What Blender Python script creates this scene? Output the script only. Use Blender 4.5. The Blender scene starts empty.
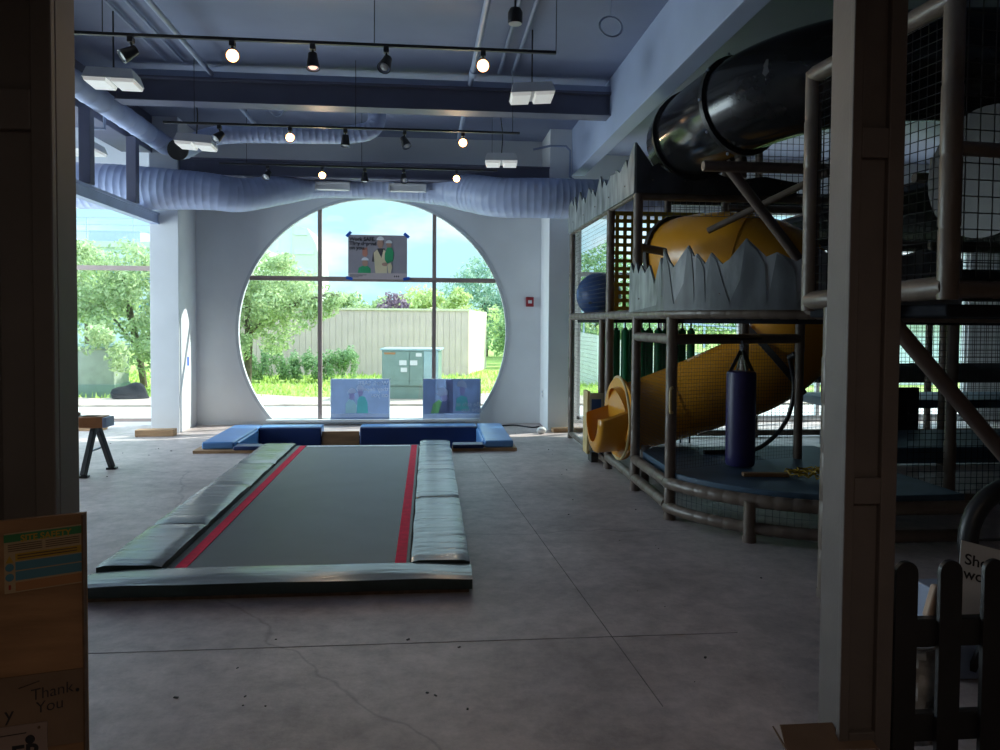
import bpy, bmesh, math, random
from math import sin, cos, pi, radians, sqrt
from mathutils import Vector, Matrix
from mathutils.geometry import tessellate_polygon
import numpy as np

SC = bpy.context.scene
COL = SC.collection

# ------------------------------------------------------------------ camera
cam_d = bpy.data.cameras.new('camera')
cam = bpy.data.objects.new('camera', cam_d); COL.objects.link(cam)
FPX = 750.0                                   # focal length in pixels of a 1000 px wide frame
cam_d.sensor_fit = 'HORIZONTAL'; cam_d.sensor_width = 36.0
cam_d.lens = 36.0 * FPX / 1000.0
cam_d.clip_start = 0.05; cam_d.clip_end = 500
YAW, PITCH, ROLL = radians(5.450), radians(1.8645), radians(0.4138)
fwd = Vector((sin(YAW)*cos(PITCH), cos(YAW)*cos(PITCH), -sin(PITCH)))
cam.location = (0, 0, 1.6)
cam.rotation_euler = (fwd.to_track_quat('-Z', 'Y').to_matrix() @ Matrix.Rotation(ROLL, 3, 'Z')).to_euler()
cam_d.shift_y = -0.0286                      # the photograph is cropped a little below its optical centre
SC.camera = cam

# ------------------------------------------------------------------ exposure
vs = SC.view_settings
SC.display_settings.display_device = 'sRGB'
vs.view_transform = 'Standard'; vs.look = 'None'; vs.gamma = 1.0
vs.use_curve_mapping = False
vs.exposure = 0.36

# ------------------------------------------------------------------ sky
SKY = 1.75
world = bpy.data.worlds.new('sky'); SC.world = world; world.use_nodes = True
nt = world.node_tree; nt.nodes.clear()
wo = nt.nodes.new('ShaderNodeOutputWorld'); bg = nt.nodes.new('ShaderNodeBackground')
tc = nt.nodes.new('ShaderNodeTexCoord')
mp = nt.nodes.new('ShaderNodeMapping'); mp.inputs['Scale'].default_value = (2.6, 2.6, 7.0)
nz = nt.nodes.new('ShaderNodeTexNoise'); nz.inputs['Scale'].default_value = 1.6
nz.inputs['Detail'].default_value = 6; nz.inputs['Roughness'].default_value = 0.55
cr = nt.nodes.new('ShaderNodeValToRGB')
cr.color_ramp.elements[0].position = 0.46; cr.color_ramp.elements[0].color = (0.34, 0.53, 0.62, 1)
cr.color_ramp.elements[1].position = 0.62; cr.color_ramp.elements[1].color = (0.62, 0.68, 0.72, 1)
nt.links.new(tc.outputs['Generated'], mp.inputs['Vector'])
nt.links.new(mp.outputs['Vector'], nz.inputs['Vector'])
nt.links.new(nz.outputs['Fac'], cr.inputs['Fac'])
# brighter cloud cover higher up
sx = nt.nodes.new('ShaderNodeSeparateXYZ'); mr = nt.nodes.new('ShaderNodeMapRange'); mr.interpolation_type = 'SMOOTHSTEP'
mr.inputs['From Min'].default_value = 0.24; mr.inputs['From Max'].default_value = 0.62
mr.inputs['To Min'].default_value = 1.0; mr.inputs['To Max'].default_value = 2.6
nt.links.new(tc.outputs['Generated'], sx.inputs['Vector']); nt.links.new(sx.outputs['Z'], mr.inputs['Value'])
sm = nt.nodes.new('ShaderNodeVectorMath'); sm.operation = 'SCALE'
nt.links.new(cr.outputs['Color'], sm.inputs[0]); nt.links.new(mr.outputs['Result'], sm.inputs['Scale'])
nt.links.new(sm.outputs['Vector'], bg.inputs['Color'])
bg.inputs['Strength'].default_value = SKY
nt.links.new(bg.outputs['Background'], wo.inputs['Surface'])

# ------------------------------------------------------------------ sun
sun_d = bpy.data.lights.new('sun', 'SUN'); sun = bpy.data.objects.new('sun', sun_d); COL.objects.link(sun)
sun_d.energy = 6.0; sun_d.angle = radians(0.6); sun_d.color = (1.0, 0.94, 0.84)
sun.rotation_euler = Vector((-0.69, -0.29, -0.63)).to_track_quat('-Z', 'Y').to_euler()

# ------------------------------------------------------------------ daylight in the glazed side wall (outside its panes)
for nm, y0, y1 in (('side_daylight', 7.4, 11.1),):
    ad = bpy.data.lights.new(nm, 'AREA'); ao = bpy.data.objects.new(nm, ad); COL.objects.link(ao)
    ad.shape = 'RECTANGLE'; ad.size = 2.9; ad.size_y = y1-y0; ad.energy = 280; ad.color = (0.84, 0.91, 1.0)
    ao.location = (-7.45, (y0+y1)/2, 1.8); ao.rotation_euler = (0, -pi/2, 0)
# ------------------------------------------------------------------ lobby lamp behind the camera
lob_d = bpy.data.lights.new('lobby_lamp', 'AREA'); lob = bpy.data.objects.new('lobby_lamp', lob_d); COL.objects.link(lob)
lob_d.shape = 'RECTANGLE'; lob_d.size = 1.2; lob_d.size_y = 0.6; lob_d.energy = 14; lob_d.color = (1.0, 0.82, 0.66)
lob.location = (0.4, -1.0, 2.88)

# ================================================================== helpers
ORG = {}          # object name -> world origin of its vertices

def mat(name, rgb, rough=0.6, metal=0.0, var=0.12, scale=6.0, bump=0.0, bscale=None, spec=0.5, trans=0.0, emit=None, estr=0.0, coat=0.0, rgb2=None, stretch=None):
    m = bpy.data.materials.new(name); m.use_nodes = True
    t = m.node_tree; b = t.nodes['Principled BSDF']
    b.inputs['Roughness'].default_value = rough; b.inputs['Metallic'].default_value = metal
    b.inputs['Specular IOR Level'].default_value = spec
    b.inputs['Coat Weight'].default_value = coat
    co = t.nodes.new('ShaderNodeTexCoord')
    vec = co.outputs['Object']
    if stretch:
        mm = t.nodes.new('ShaderNodeMapping'); mm.inputs['Scale'].default_value = stretch
        t.links.new(vec, mm.inputs['Vector']); vec = mm.outputs['Vector']
    n = t.nodes.new('ShaderNodeTexNoise'); n.inputs['Scale'].default_value = scale
    n.inputs['Detail'].default_value = 5
    t.links.new(vec, n.inputs['Vector'])
    r = t.nodes.new('ShaderNodeValToRGB')
    a = [max(0, c*(1-var)) for c in rgb]; c2 = rgb2 or [min(1, c*(1+var)) for c in rgb]
    r.color_ramp.elements[0].position = 0.35; r.color_ramp.elements[0].color = (*a, 1)
    r.color_ramp.elements[1].position = 0.65; r.color_ramp.elements[1].color = (*c2, 1)
    t.links.new(n.outputs['Fac'], r.inputs['Fac'])
    t.links.new(r.outputs['Color'], b.inputs['Base Color'])
    if bump:
        n2 = t.nodes.new('ShaderNodeTexNoise'); n2.inputs['Scale'].default_value = bscale or scale*6
        n2.inputs['Detail'].default_value = 4
        t.links.new(vec, n2.inputs['Vector'])
        bu = t.nodes.new('ShaderNodeBump'); bu.inputs['Strength'].default_value = bump; bu.inputs['Distance'].default_value = 0.02
        t.links.new(n2.outputs['Fac'], bu.inputs['Height']); t.links.new(bu.outputs['Normal'], b.inputs['Normal'])
    if emit:
        b.inputs['Emission Color'].default_value = (*emit, 1); b.inputs['Emission Strength'].default_value = estr
    if trans:
        tr = t.nodes.new('ShaderNodeBsdfTranslucent'); mx = t.nodes.new('ShaderNodeMixShader'); mx.inputs['Fac'].default_value = trans
        t.links.new(r.outputs['Color'], tr.inputs['Color'])
        o = t.nodes['Material Output']
        t.links.new(b.outputs['BSDF'], mx.inputs[1]); t.links.new(tr.outputs['BSDF'], mx.inputs[2]); t.links.new(mx.outputs['Shader'], o.inputs['Surface'])
    return m

def leaf_mat(name, c1, c2, trans=0.35):
    m = bpy.data.materials.new(name); m.use_nodes = True; t = m.node_tree
    b = t.nodes['Principled BSDF']; b.inputs['Roughness'].default_value = 0.55
    g = t.nodes.new('ShaderNodeNewGeometry'); r = t.nodes.new('ShaderNodeValToRGB')
    r.color_ramp.elements[0].color = (*c1, 1); r.color_ramp.elements[1].color = (*c2, 1)
    t.links.new(g.outputs['Random Per Island'], r.inputs['Fac'])
    t.links.new(r.outputs['Color'], b.inputs['Base Color'])
    tr = t.nodes.new('ShaderNodeBsdfTranslucent'); mx = t.nodes.new('ShaderNodeMixShader'); mx.inputs['Fac'].default_value = trans
    t.links.new(r.outputs['Color'], tr.inputs['Color'])
    t.links.new(b.outputs['BSDF'], mx.inputs[1]); t.links.new(tr.outputs['BSDF'], mx.inputs[2])
    t.links.new(mx.outputs['Shader'], t.nodes['Material Output'].inputs['Surface'])
    return m

def glass_mat(name, tint=(0.93, 0.98, 0.98), refl=0.05):
    m = bpy.data.materials.new(name); m.use_nodes = True; t = m.node_tree; t.nodes.clear()
    o = t.nodes.new('ShaderNodeOutputMaterial'); a = t.nodes.new('ShaderNodeBsdfTransparent'); g = t.nodes.new('ShaderNodeBsdfGlossy')
    a.inputs['Color'].default_value = (*tint, 1); g.inputs['Roughness'].default_value = 0.02
    mx = t.nodes.new('ShaderNodeMixShader'); mx.inputs['Fac'].default_value = refl
    t.links.new(a.outputs['BSDF'], mx.inputs[1]); t.links.new(g.outputs['BSDF'], mx.inputs[2]); t.links.new(mx.outputs['Shader'], o.inputs['Surface'])
    return m

class MB:
    def __init__(self): self.v = []; self.f = []; self.mi = []; self.cur = 0
    def face(self, idx): self.f.append(tuple(idx)); self.mi.append(self.cur)
    def quad(self, a, b, c, d):
        n = len(self.v); self.v += [tuple(a), tuple(b), tuple(c), tuple(d)]; self.face((n, n+1, n+2, n+3)); return self
    def hexa(self, p):            # 8 points: bottom 0-3 ccw, top 4-7
        n = len(self.v); self.v += [tuple(q) for q in p]
        for q in ((3,2,1,0), (4,5,6,7), (0,1,5,4), (1,2,6,5), (2,3,7,6), (3,0,4,7)): self.face([n+i for i in q])
        return self
    def box(self, x0, x1, y0, y1, z0, z1):
        return self.hexa([(x0,y0,z0),(x1,y0,z0),(x1,y1,z0),(x0,y1,z0),(x0,y0,z1),(x1,y0,z1),(x1,y1,z1),(x0,y1,z1)])
    def obox(self, c, size, rot=(0,0,0)):
        M = Matrix.Translation(c) @ Matrix.Rotation(rot[2],4,'Z') @ Matrix.Rotation(rot[1],4,'Y') @ Matrix.Rotation(rot[0],4,'X')
        x, y, z = [s/2 for s in size]
        P = [(-x,-y,-z),(x,-y,-z),(x,y,-z),(-x,y,-z),(-x,-y,z),(x,-y,z),(x,y,z),(-x,y,z)]
        return self.hexa([M @ Vector(p) for p in P])
    def bar(self, a, b, w, h, up=(0,0,1)):     # square bar between two points
        a, b = Vector(a), Vector(b); d = (b-a).normalized(); u = Vector(up)
        if abs(d.dot(u)) > .98: u = Vector((1,0,0))
        s = d.cross(u).normalized()*w/2; t = s.cross(d).normalized()*h/2
        return self.hexa([a-s-t, a+s-t, b+s-t, b-s-t, a-s+t, a+s+t, b+s+t, b-s+t])
    def tube(self, pts, r, n=12, caps=True, closed=False, start=0.0):
        pts = [Vector(p) for p in pts]; m = len(pts)
        rr = r if isinstance(r, (list, tuple)) else [r]*m
        tan = []
        for i in range(m):
            if closed: t = pts[(i+1) % m]-pts[i-1]
            elif i == 0: t = pts[1]-pts[0]
            elif i == m-1: t = pts[-1]-pts[-2]
            else: t = (pts[i+1]-pts[i]).normalized()+(pts[i]-pts[i-1]).normalized()
            tan.append(t.normalized())
        up = Vector((0,0,1)) if abs(tan[0].z) < .9 else Vector((1,0,0))
        s = tan[0].cross(up).normalized(); base = len(self.v)
        for i in range(m):
            s = (s-tan[i]*s.dot(tan[i])).normalized(); q = s.cross(tan[i])
            for k in range(n):
                a = 2*pi*k/n+start; self.v.append(tuple(pts[i]+(s*cos(a)+q*sin(a))*rr[i]))
        for i in range(m if closed else m-1):
            j = (i+1) % m
            for k in range(n):
                self.face((base+i*n+k, base+j*n+k, base+j*n+(k+1)%n, base+i*n+(k+1)%n))
        if caps and not closed:
            self.face([base+k for k in range(n)]); self.face([base+(m-1)*n+k for k in range(n)][::-1])
        return self
    def cyl(self, a, b, r0, r1=None, n=16): return self.tube([a, b], [r0, r0 if r1 is None else r1], n)
    def lathe(self, prof, o=(0,0,0), axis=(0,0,1), n=24):   # prof: list of (radius, along)
        ax = Vector(axis).normalized(); u = Vector((0,0,1)) if abs(ax.z) < .9 else Vector((1,0,0))
        s = ax.cross(u).normalized(); q = ax.cross(s); o = Vector(o); base = len(self.v); m = len(prof)
        for r, h in prof:
            for k in range(n):
                a = 2*pi*k/n; self.v.append(tuple(o+ax*h+(s*cos(a)+q*sin(a))*max(r, 1e-4)))
        for i in range(m-1):
            for k in range(n): self.face((base+i*n+k, base+i*n+(k+1)%n, base+(i+1)*n+(k+1)%n, base+(i+1)*n+k))
        if prof[0][0] > 2e-4: self.face([base+k for k in range(n)][::-1])
        if prof[-1][0] > 2e-4: self.face([base+(m-1)*n+k for k in range(n)])
        return self
    def ball(self, c, r, n=24, sq=(1,1,1)):
        base = len(self.v); m = n//2
        for i in range(m+1):
            a = pi*i/m
            for k in range(n):
                b = 2*pi*k/n
                self.v.append((c[0]+r*sq[0]*sin(a)*cos(b), c[1]+r*sq[1]*sin(a)*sin(b), c[2]+r*sq[2]*cos(a)))
        for i in range(m):
            for k in range(n): self.face((base+i*n+k, base+(i+1)*n+k, base+(i+1)*n+(k+1)%n, base+i*n+(k+1)%n))
        return self
    def prism(self, loops, fn, th):    # loops: outer + holes of 2D points; fn(u, v, w) -> 3D ; th: thickness along w
        L = [[Vector((p[0], p[1], 0)) for p in lp] for lp in loops]
        flat = [p for lp in L for p in lp]; tri = tessellate_polygon(L); b = len(self.v); n = len(flat)
        self.v += [tuple(fn(p.x, p.y, 0)) for p in flat] + [tuple(fn(p.x, p.y, th)) for p in flat]
        for t in tri: self.face([b+i for i in t]); self.face([b+n+i for i in reversed(t)])
        k = 0
        for lp in L:
            m = len(lp)
            for i in range(m):
                a, c = k+i, k+(i+1) % m
                self.face((b+a, b+c, b+n+c, b+n+a))
            k += m
        return self
    def build(self, name, m, parent=None, smooth=True, bevel=0.0, ang=0.7, seg=2, fix=True):
        me = bpy.data.meshes.new(name); org = ORG.get(parent.name, Vector((0,0,0))) if parent else Vector((0,0,0))
        me.from_pydata([(v[0]-org[0], v[1]-org[1], v[2]-org[2]) for v in self.v], [], self.f)
        for k in (m if isinstance(m, (list, tuple)) else [m]): me.materials.append(k)
        me.polygons.foreach_set('material_index', self.mi)
        me.update()
        if fix:
            bm = bmesh.new(); bm.from_mesh(me); bmesh.ops.recalc_face_normals(bm, faces=bm.faces); bm.to_mesh(me); bm.free()
        if smooth:
            me.polygons.foreach_set('use_smooth', [True]*len(me.polygons)); me.set_sharp_from_angle(angle=ang)
        o = bpy.data.objects.new(name, me); COL.objects.link(o)
        if parent: o.parent = parent
        ORG[o.name] = Vector(org)
        if bevel:
            bv = o.modifiers.new('edge', 'BEVEL'); bv.width = bevel; bv.segments = seg; bv.limit_method = 'ANGLE'; bv.angle_limit = 0.6
        return o

def tag(o, label=None, cat=None, group=None, kind=None):
    if label: o['label'] = label
    if cat: o['category'] = cat
    if group: o['group'] = group
    if kind: o['kind'] = kind
    return o
def thing(name, label, cat, loc, group=None):
    o = bpy.data.objects.new(name, None); COL.objects.link(o); o.empty_display_size = .1
    o.location = loc; ORG[o.name] = Vector(loc); return tag(o, label, cat, group)
def struct(name, mb, m, parent=None, **k):
    o = mb.build(name, m, parent, **k)
    if not parent: o['kind'] = 'structure'
    return o
def children(o): return [c for c in COL.objects if c.parent == o]
def dup(root, loc, rz=0.0, label=None):
    r = root.copy(); COL.objects.link(r); r.location = loc; r.rotation_euler = (0,0,rz)
    if label: r['label'] = label
    for ch in children(root):
        c = ch.copy(); COL.objects.link(c); c.parent = r
        for g in children(ch):
            d = g.copy(); COL.objects.link(d); d.parent = c
    return r
def lettering(name, txt, size, m, parent, place, th=0.0006, align='LEFT', mirror=False, bold=0.0, line=1.0):
    cu = bpy.data.curves.new(name, 'FONT'); cu.body = txt; cu.size = size; cu.align_x = align; cu.align_y = 'TOP'; cu.extrude = th; cu.offset = bold
    cu.space_line = line
    t = bpy.data.objects.new(name+'_src', cu); COL.objects.link(t)
    dg = bpy.context.evaluated_depsgraph_get(); me = bpy.data.meshes.new_from_object(t.evaluated_get(dg))
    bpy.data.objects.remove(t); bpy.data.curves.remove(cu)
    org = ORG.get(parent.name, Vector((0,0,0)))
    for v in me.vertices:
        x, y, z = v.co; p = place(-x if mirror else x, y, z); v.co = Vector(p)-org
    me.materials.clear(); me.materials.append(m)
    o = bpy.data.objects.new(name, me); COL.objects.link(o); o.parent = parent; ORG[o.name] = Vector(org); return o
def arc(cx, cz, r, a0, a1, n): return [(cx+r*cos(a0+(a1-a0)*i/n), cz+r*sin(a0+(a1-a0)*i/n)) for i in range(n+1)]
def smooth_path(pts, n=8):           # Catmull-Rom
    P = [Vector(p) for p in pts]; P = [2*P[0]-P[1]] + P + [2*P[-1]-P[-2]]; out = []
    for i in range(1, len(P)-2):
        for k in range(n):
            t = k/n; a, b, c, d = P[i-1], P[i], P[i+1], P[i+2]
            out.append(0.5*((2*b)+(c-a)*t+(2*a-5*b+4*c-d)*t*t+(3*b-a-3*c+d)*t**3))
    out.append(P[-2]); return out
def net(mb, path, z0, z1, du=.05, dv=.05, r=.0022, jitter=.0):   # vertical net hung along a plan path
    P = [Vector((p[0], p[1], 0)) for p in path]
    seg = [(P[i+1]-P[i]).length for i in range(len(P)-1)]; tot = sum(seg)
    def at(s):
        for i, l in enumerate(seg):
            if s <= l or i == len(seg)-1: return P[i]+(P[i+1]-P[i])*(s/l)
            s -= l
    k = max(2, int(tot/du))
    for i in range(k+1):
        p = at(tot*i/k); mb.tube([(p.x, p.y, z0), (p.x, p.y, z1)], r, 3, caps=False)
    k = max(2, int((z1-z0)/dv))
    for j in range(k+1):
        z = z0+(z1-z0)*j/k; mb.tube([(p.x, p.y, z) for p in P], r, 3, caps=False)
    return mb
def leaves(name, blobs, n, size, m, parent, seed, hug=0.55):
    """leaf quads spread through ellipsoidal clumps: blobs = (x, y, z, rx, ry, rz)"""
    r0 = random.Random(seed+100); fine = []
    for x, y, z, a, b, c in blobs:
        for k in range(7):
            d = Vector((r0.gauss(0,1), r0.gauss(0,1), r0.gauss(0,1))).normalized()*r0.uniform(.35,.8); s = r0.uniform(.36,.6)
            fine.append((x+a*d.x, y+b*d.y, z+c*d.z, a*s, b*s, c*s))
    blobs = fine
    rg = np.random.default_rng(seed); org = np.array(ORG.get(parent.name, Vector((0,0,0)))) if parent else np.zeros(3)
    w = np.array([b[3]*b[4]*b[5] for b in blobs]) ** .67; w = w/w.sum(); V = []
    for b, k in zip(blobs, np.maximum(1, (w*n).astype(int))):
        d = rg.normal(size=(k, 3)); d /= np.linalg.norm(d, axis=1)[:, None]
        rad = rg.uniform(hug**3, 1, size=(k, 1)) ** (1/3) * rg.uniform(.82, 1.12, size=(k, 1))
        c = np.array(b[:3]) + d*rad*np.array(b[3:])
        nr = d + rg.normal(size=(k, 3))*.7; nr /= np.linalg.norm(nr, axis=1)[:, None]
        a = np.cross(nr, rg.normal(size=(k, 3))); a /= np.linalg.norm(a, axis=1)[:, None]; e = np.cross(nr, a)
        s = size*rg.uniform(.6, 1.3, size=(k, 1))
        V.append(np.stack([c-a*s, c-e*s*.42, c+a*s, c+e*s*.42], 1))
    V = np.concatenate(V).reshape(-1, 3) - org; V[:, 2] = np.maximum(V[:, 2], .01-org[2]); q = len(V)//4
    me = bpy.data.meshes.new(name); me.from_pydata(V.tolist(), [], np.arange(q*4).reshape(-1, 4).tolist()); me.materials.append(m); me.update()
    o = bpy.data.objects.new(name, me); COL.objects.link(o)
    if parent: o.parent = parent
    return o

# ================================================================== materials
M = {}
M['wall'] = mat('wall_paint', (0.80,0.82,0.84), .7, var=.03, scale=2, bump=.05, bscale=90)
M['blue'] = mat('ceiling_blue_paint', (0.24,0.275,0.395), .6, var=.07, scale=1.2, bump=.04, bscale=60)
M['beam'] = mat('beam_blue_paint', (0.125,0.13,0.19), .5, var=.08, scale=2)
M['duct'] = mat('duct_blue_paint', (0.42,0.49,0.70), .4, var=.06, scale=4)
M['lfloor'] = mat('concrete', (0.40,0.335,0.325), .5, var=.20, scale=1.1, bump=.12, bscale=30)
M['joint'] = mat('joint_filler', (0.17,0.15,0.145), .8, var=.3)
M['reflector'] = mat('glowing_reflector', (1,.6,.3), .4, var=0, emit=(1.0,.42,.16), estr=2.2)
M['white'] = mat('white_enamel', (0.75,0.76,0.76), .4, var=.03)
M['diff'] = mat('lamp_diffuser', (0.8,0.82,0.8), .5, var=.02, emit=(1,1,.95), estr=.25)
M['black'] = mat('black_metal', (0.018,0.018,0.02), .4, var=.2)
M['blackp'] = mat('black_plastic', (0.015,0.015,0.016), .16, var=.2)
M['bulb'] = mat('lit_bulb', (1,.8,.6), .4, var=0, emit=(1.0,.72,.42), estr=22)
M['dimbulb'] = mat('dim_bulb', (1,.8,.7), .4, var=0, emit=(1.0,.6,.45), estr=1.2)
M['soffit'] = mat('soffit_blue_paint', (0.38,0.45,0.62), .55, var=.05, scale=1.5)
M['pipe'] = mat('pipe_paint', (0.38,0.44,0.58), .4, var=.06)
M['conduit'] = mat('conduit', (0.30,0.35,0.48), .45, var=.06)
M['bronze'] = mat('bronze_mullion', (0.36,0.28,0.26), .4, var=.06)
M['whitemull'] = mat('white_frame', (0.62,0.65,0.68), .4, var=.03)
M['glass'] = glass_mat('window_glass')
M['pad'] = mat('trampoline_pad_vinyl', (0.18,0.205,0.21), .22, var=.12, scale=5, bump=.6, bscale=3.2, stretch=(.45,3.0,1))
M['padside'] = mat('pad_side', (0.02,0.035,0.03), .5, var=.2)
M['bed'] = mat('trampoline_bed', (0.034,0.034,0.046), .5, var=.15, scale=3, bump=.1, bscale=300)
M['red'] = mat('red_webbing', (0.80,0.010,0.06), .7, var=.1, scale=20, spec=.1)
M['webwhite'] = mat('white_webbing', (0.7,0.72,0.75), .6, var=.1, scale=20)
M['bluepad'] = mat('blue_vinyl', (0.12,0.29,0.62), .3, var=.08, scale=3, bump=.15, bscale=8)
M['navy'] = mat('navy_vinyl', (0.012,0.03,0.12), .45, var=.1, scale=3)
M['ply'] = mat('plywood', (0.31,0.17,0.082), .65, var=.25, scale=2.2, stretch=(1,1,7), bump=.1)
M['plyedge'] = mat('plywood_edge', (0.12,0.07,0.04), .7, var=.3, scale=20)
M['wood'] = mat('raw_lumber', (0.42,0.25,0.13), .65, var=.25, scale=4, stretch=(1,6,6))
M['card'] = mat('cardboard', (0.20,0.13,0.085), .8, var=.12, scale=5)
M['cardlite'] = mat('cardboard_light', (0.30,0.22,0.19), .8, var=.1, scale=5)
M['darkcol'] = mat('lobby_pier_paint', (0.17,0.155,0.148), .55, var=.06, scale=4)
M['greycol'] = mat('lobby_column_paint', (0.15,0.125,0.115), .6, var=.08, scale=5, bump=.05, bscale=60)
M['foam'] = mat('foam_post_vinyl', (0.15,0.115,0.09), .38, var=.12, scale=6, bump=.25, bscale=14)
M['brace'] = mat('steel_brace', (0.16,0.12,0.10), .4, var=.1)
M['net'] = mat('black_net', (0.02,0.02,0.022), .7, var=.1)
M['greynet'] = mat('grey_net', (0.16,0.165,0.18), .7, var=.1)
M['mount'] = mat('mountain_grey', (0.21,0.235,0.25), .5, var=.5, scale=7, stretch=(1,1,.35), rgb2=(0.36,0.39,0.40))
M['mountdk'] = mat('mountain_dark', (0.05,0.055,0.06), .55, var=.45, scale=5, stretch=(1,1,.5))
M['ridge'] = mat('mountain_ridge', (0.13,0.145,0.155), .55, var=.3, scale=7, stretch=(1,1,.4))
M['snow'] = mat('mountain_snow', (0.5,0.54,0.56), .5, var=.15, scale=8)
M['yellow'] = mat('yellow_slide_plastic', (0.64,0.28,0.022), .27, var=.06, scale=3)
M['yellowrim'] = mat('yellow_rim', (0.62,0.46,0.20), .5, var=.1)
M['strap'] = mat('yellow_strap', (0.46,0.30,0.03), .6, var=.12, scale=20)
M['ballblue'] = mat('blue_ball', (0.03,0.09,0.27), .4, var=.1)
M['green'] = mat('green_foam', (0.012,0.22,0.075), .45, var=.12, scale=4)
M['purple'] = mat('purple_vinyl', (0.03,0.026,0.12), .4, var=.12, scale=4)
M['deck'] = mat('deck_vinyl', (0.05,0.095,0.15), .5, var=.14, scale=3, bump=.1, bscale=6)
M['deckdk'] = mat('deck_dark', (0.02,0.022,0.028), .9, var=.15, spec=.1)
M['dim'] = mat('dark_panel', (0.035,0.034,0.034), .6, var=.2)
M['paper'] = mat('paper_white', (0.62,0.62,0.62), .6, var=.03)
M['papertr'] = mat('backlit_paper', (0.36,0.43,0.58), .6, var=.05, trans=.65)
M['ink'] = mat('black_ink', (0.02,0.02,0.025), .6, var=0)
M['tape'] = mat('blue_tape', (0.02,0.12,0.60), .5, var=.08)
def flat(n, c, tr=0.0): M[n] = mat('print_'+n, c, .6, var=.04, trans=tr); return M[n]
for n, c in dict(grey=(.40,.37,.42), hat=(.9,.9,.95), skin=(.56,.34,.26), vest=(.9,.78,.52), gshirt=(.05,.42,.18), dark=(.08,.07,.08), orange=(.65,.28,.2), band=(.66,.56,.58)).items(): flat(n, c)
for n, c in dict(t_hat=(.97,.98,1), t_skin=(.80,.74,.84), t_vest=(.85,.99,.9), t_green=(.55,.95,.85), t_white=(.98,.99,1), t_dark=(.50,.50,.60), t_lime=(.70,.98,.55), t_grey=(.68,.72,.80)).items(): flat(n, c, .88)
for n, c in dict(s_green=(.04,.19,.075), s_cream=(.40,.30,.18), s_yellow=(.42,.26,.03), s_blue=(.07,.20,.27), s_orange=(.36,.17,.07), s_red=(.3,.03,.02)).items(): flat(n, c)
# outdoors
M['road'] = mat('pale_concrete_road', (0.62,0.60,0.58), .8, var=.06, scale=1)
M['dirt'] = mat('pinkish_dirt', (0.45,0.36,0.31), .9, var=.18, scale=2.5, bump=.2, bscale=12)
M['lawn'] = mat('lawn_ground', (0.30,0.40,0.10), .9, var=.25, scale=1.5, bump=.3, bscale=40)
M['fence'] = mat('taupe_fence', (0.62,0.46,0.46), .7, var=.06, scale=2)
M['fencel'] = mat('sunlit_fence', (0.72,0.64,0.52), .7, var=.05, scale=2)  # paler fence colour, with the sun on return and cap painted in
M['trans'] = mat('transformer_green', (0.18,0.26,0.235), .45, var=.05)
M['transl'] = mat('transformer_light', (0.30,0.42,0.44), .45, var=.05)
M['bldg'] = mat('pale_building', (0.66,0.72,0.80), .7, var=.04)
M['bldgblue'] = mat('bluish_building', (0.38,0.46,0.64), .7, var=.05)
M['winblue'] = mat('blue_window', (0.22,0.34,0.52), .25, var=.05)
M['ramp'] = mat('white_concrete', (0.72,0.74,0.76), .75, var=.05)
M['stonedk'] = mat('dark_rock', (0.015,0.017,0.024), .9, var=.35, scale=6, bump=.5)
M['bark'] = mat('bark', (0.13,0.10,0.08), .9, var=.3, scale=12, bump=.4)
L1 = leaf_mat('leaf_green', (0.30,0.41,0.20), (0.68,0.77,0.46), .5)
L2 = leaf_mat('leaf_hedge', (0.14,0.27,0.11), (0.42,0.58,0.32), .5)
L3 = leaf_mat('leaf_bluegreen', (0.26,0.42,0.34), (0.52,0.66,0.54), .5)
L4 = leaf_mat('leaf_purple', (0.16,0.10,0.15), (0.38,0.27,0.36), .4)
L5 = leaf_mat('leaf_lime', (0.45,0.55,0.22), (0.80,0.86,0.48), .5)
LG = leaf_mat('grass_blade', (0.30,0.45,0.08), (0.70,0.85,0.25))

# ================================================================== room shell
YW, YC, ZC = 11.75, 10.95, 4.43        # back wall, column fronts, ceiling
PX0, PX1, PY0, PY1 = -2.36, 0.72, 9.42, 10.60     # sunken pit
XL, XR = -7.2, 9.6
mb = MB()
mb.box(XL, PX0, -3.2, YW+.2, -.15, 0); mb.box(PX1, XR, -3.2, YW+.2, -.15, 0)
mb.box(PX0, PX1, -3.2, PY0, -.15, 0); mb.box(PX0, PX1, PY1, YW+.2, -.15, 0)
floor = struct('floor', mb, M['lfloor'], smooth=False)
# concrete: worn mottling plus thin saw-cut and crack lines
t = M['lfloor'].node_tree; b = t.nodes['Principled BSDF']
co = t.nodes.new('ShaderNodeTexCoord'); src = b.inputs['Base Color'].links[0].from_socket
n1 = t.nodes.new('ShaderNodeTexNoise'); n1.inputs['Scale'].default_value = 7; n1.inputs['Detail'].default_value = 8; n1.inputs['Roughness'].default_value = .75
t.links.new(co.outputs['Object'], n1.inputs['Vector'])
mx = t.nodes.new('ShaderNodeMix'); mx.data_type = 'RGBA'; mx.blend_type = 'MULTIPLY'; mx.inputs['Factor'].default_value = .85
t.links.new(src, mx.inputs['A']); t.links.new(n1.outputs['Fac'], mx.inputs['B'])
vo = t.nodes.new('ShaderNodeTexVoronoi'); vo.feature = 'DISTANCE_TO_EDGE'; vo.inputs['Scale'].default_value = .30
nd = t.nodes.new('ShaderNodeTexNoise'); nd.inputs['Scale'].default_value = 3
va = t.nodes.new('ShaderNodeVectorMath'); va.operation = 'MULTIPLY_ADD'; va.inputs[1].default_value = (.25,.25,0)
t.links.new(co.outputs['Object'], nd.inputs['Vector']); t.links.new(nd.outputs['Color'], va.inputs[0]); t.links.new(co.outputs['Object'], va.inputs[2])
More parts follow.
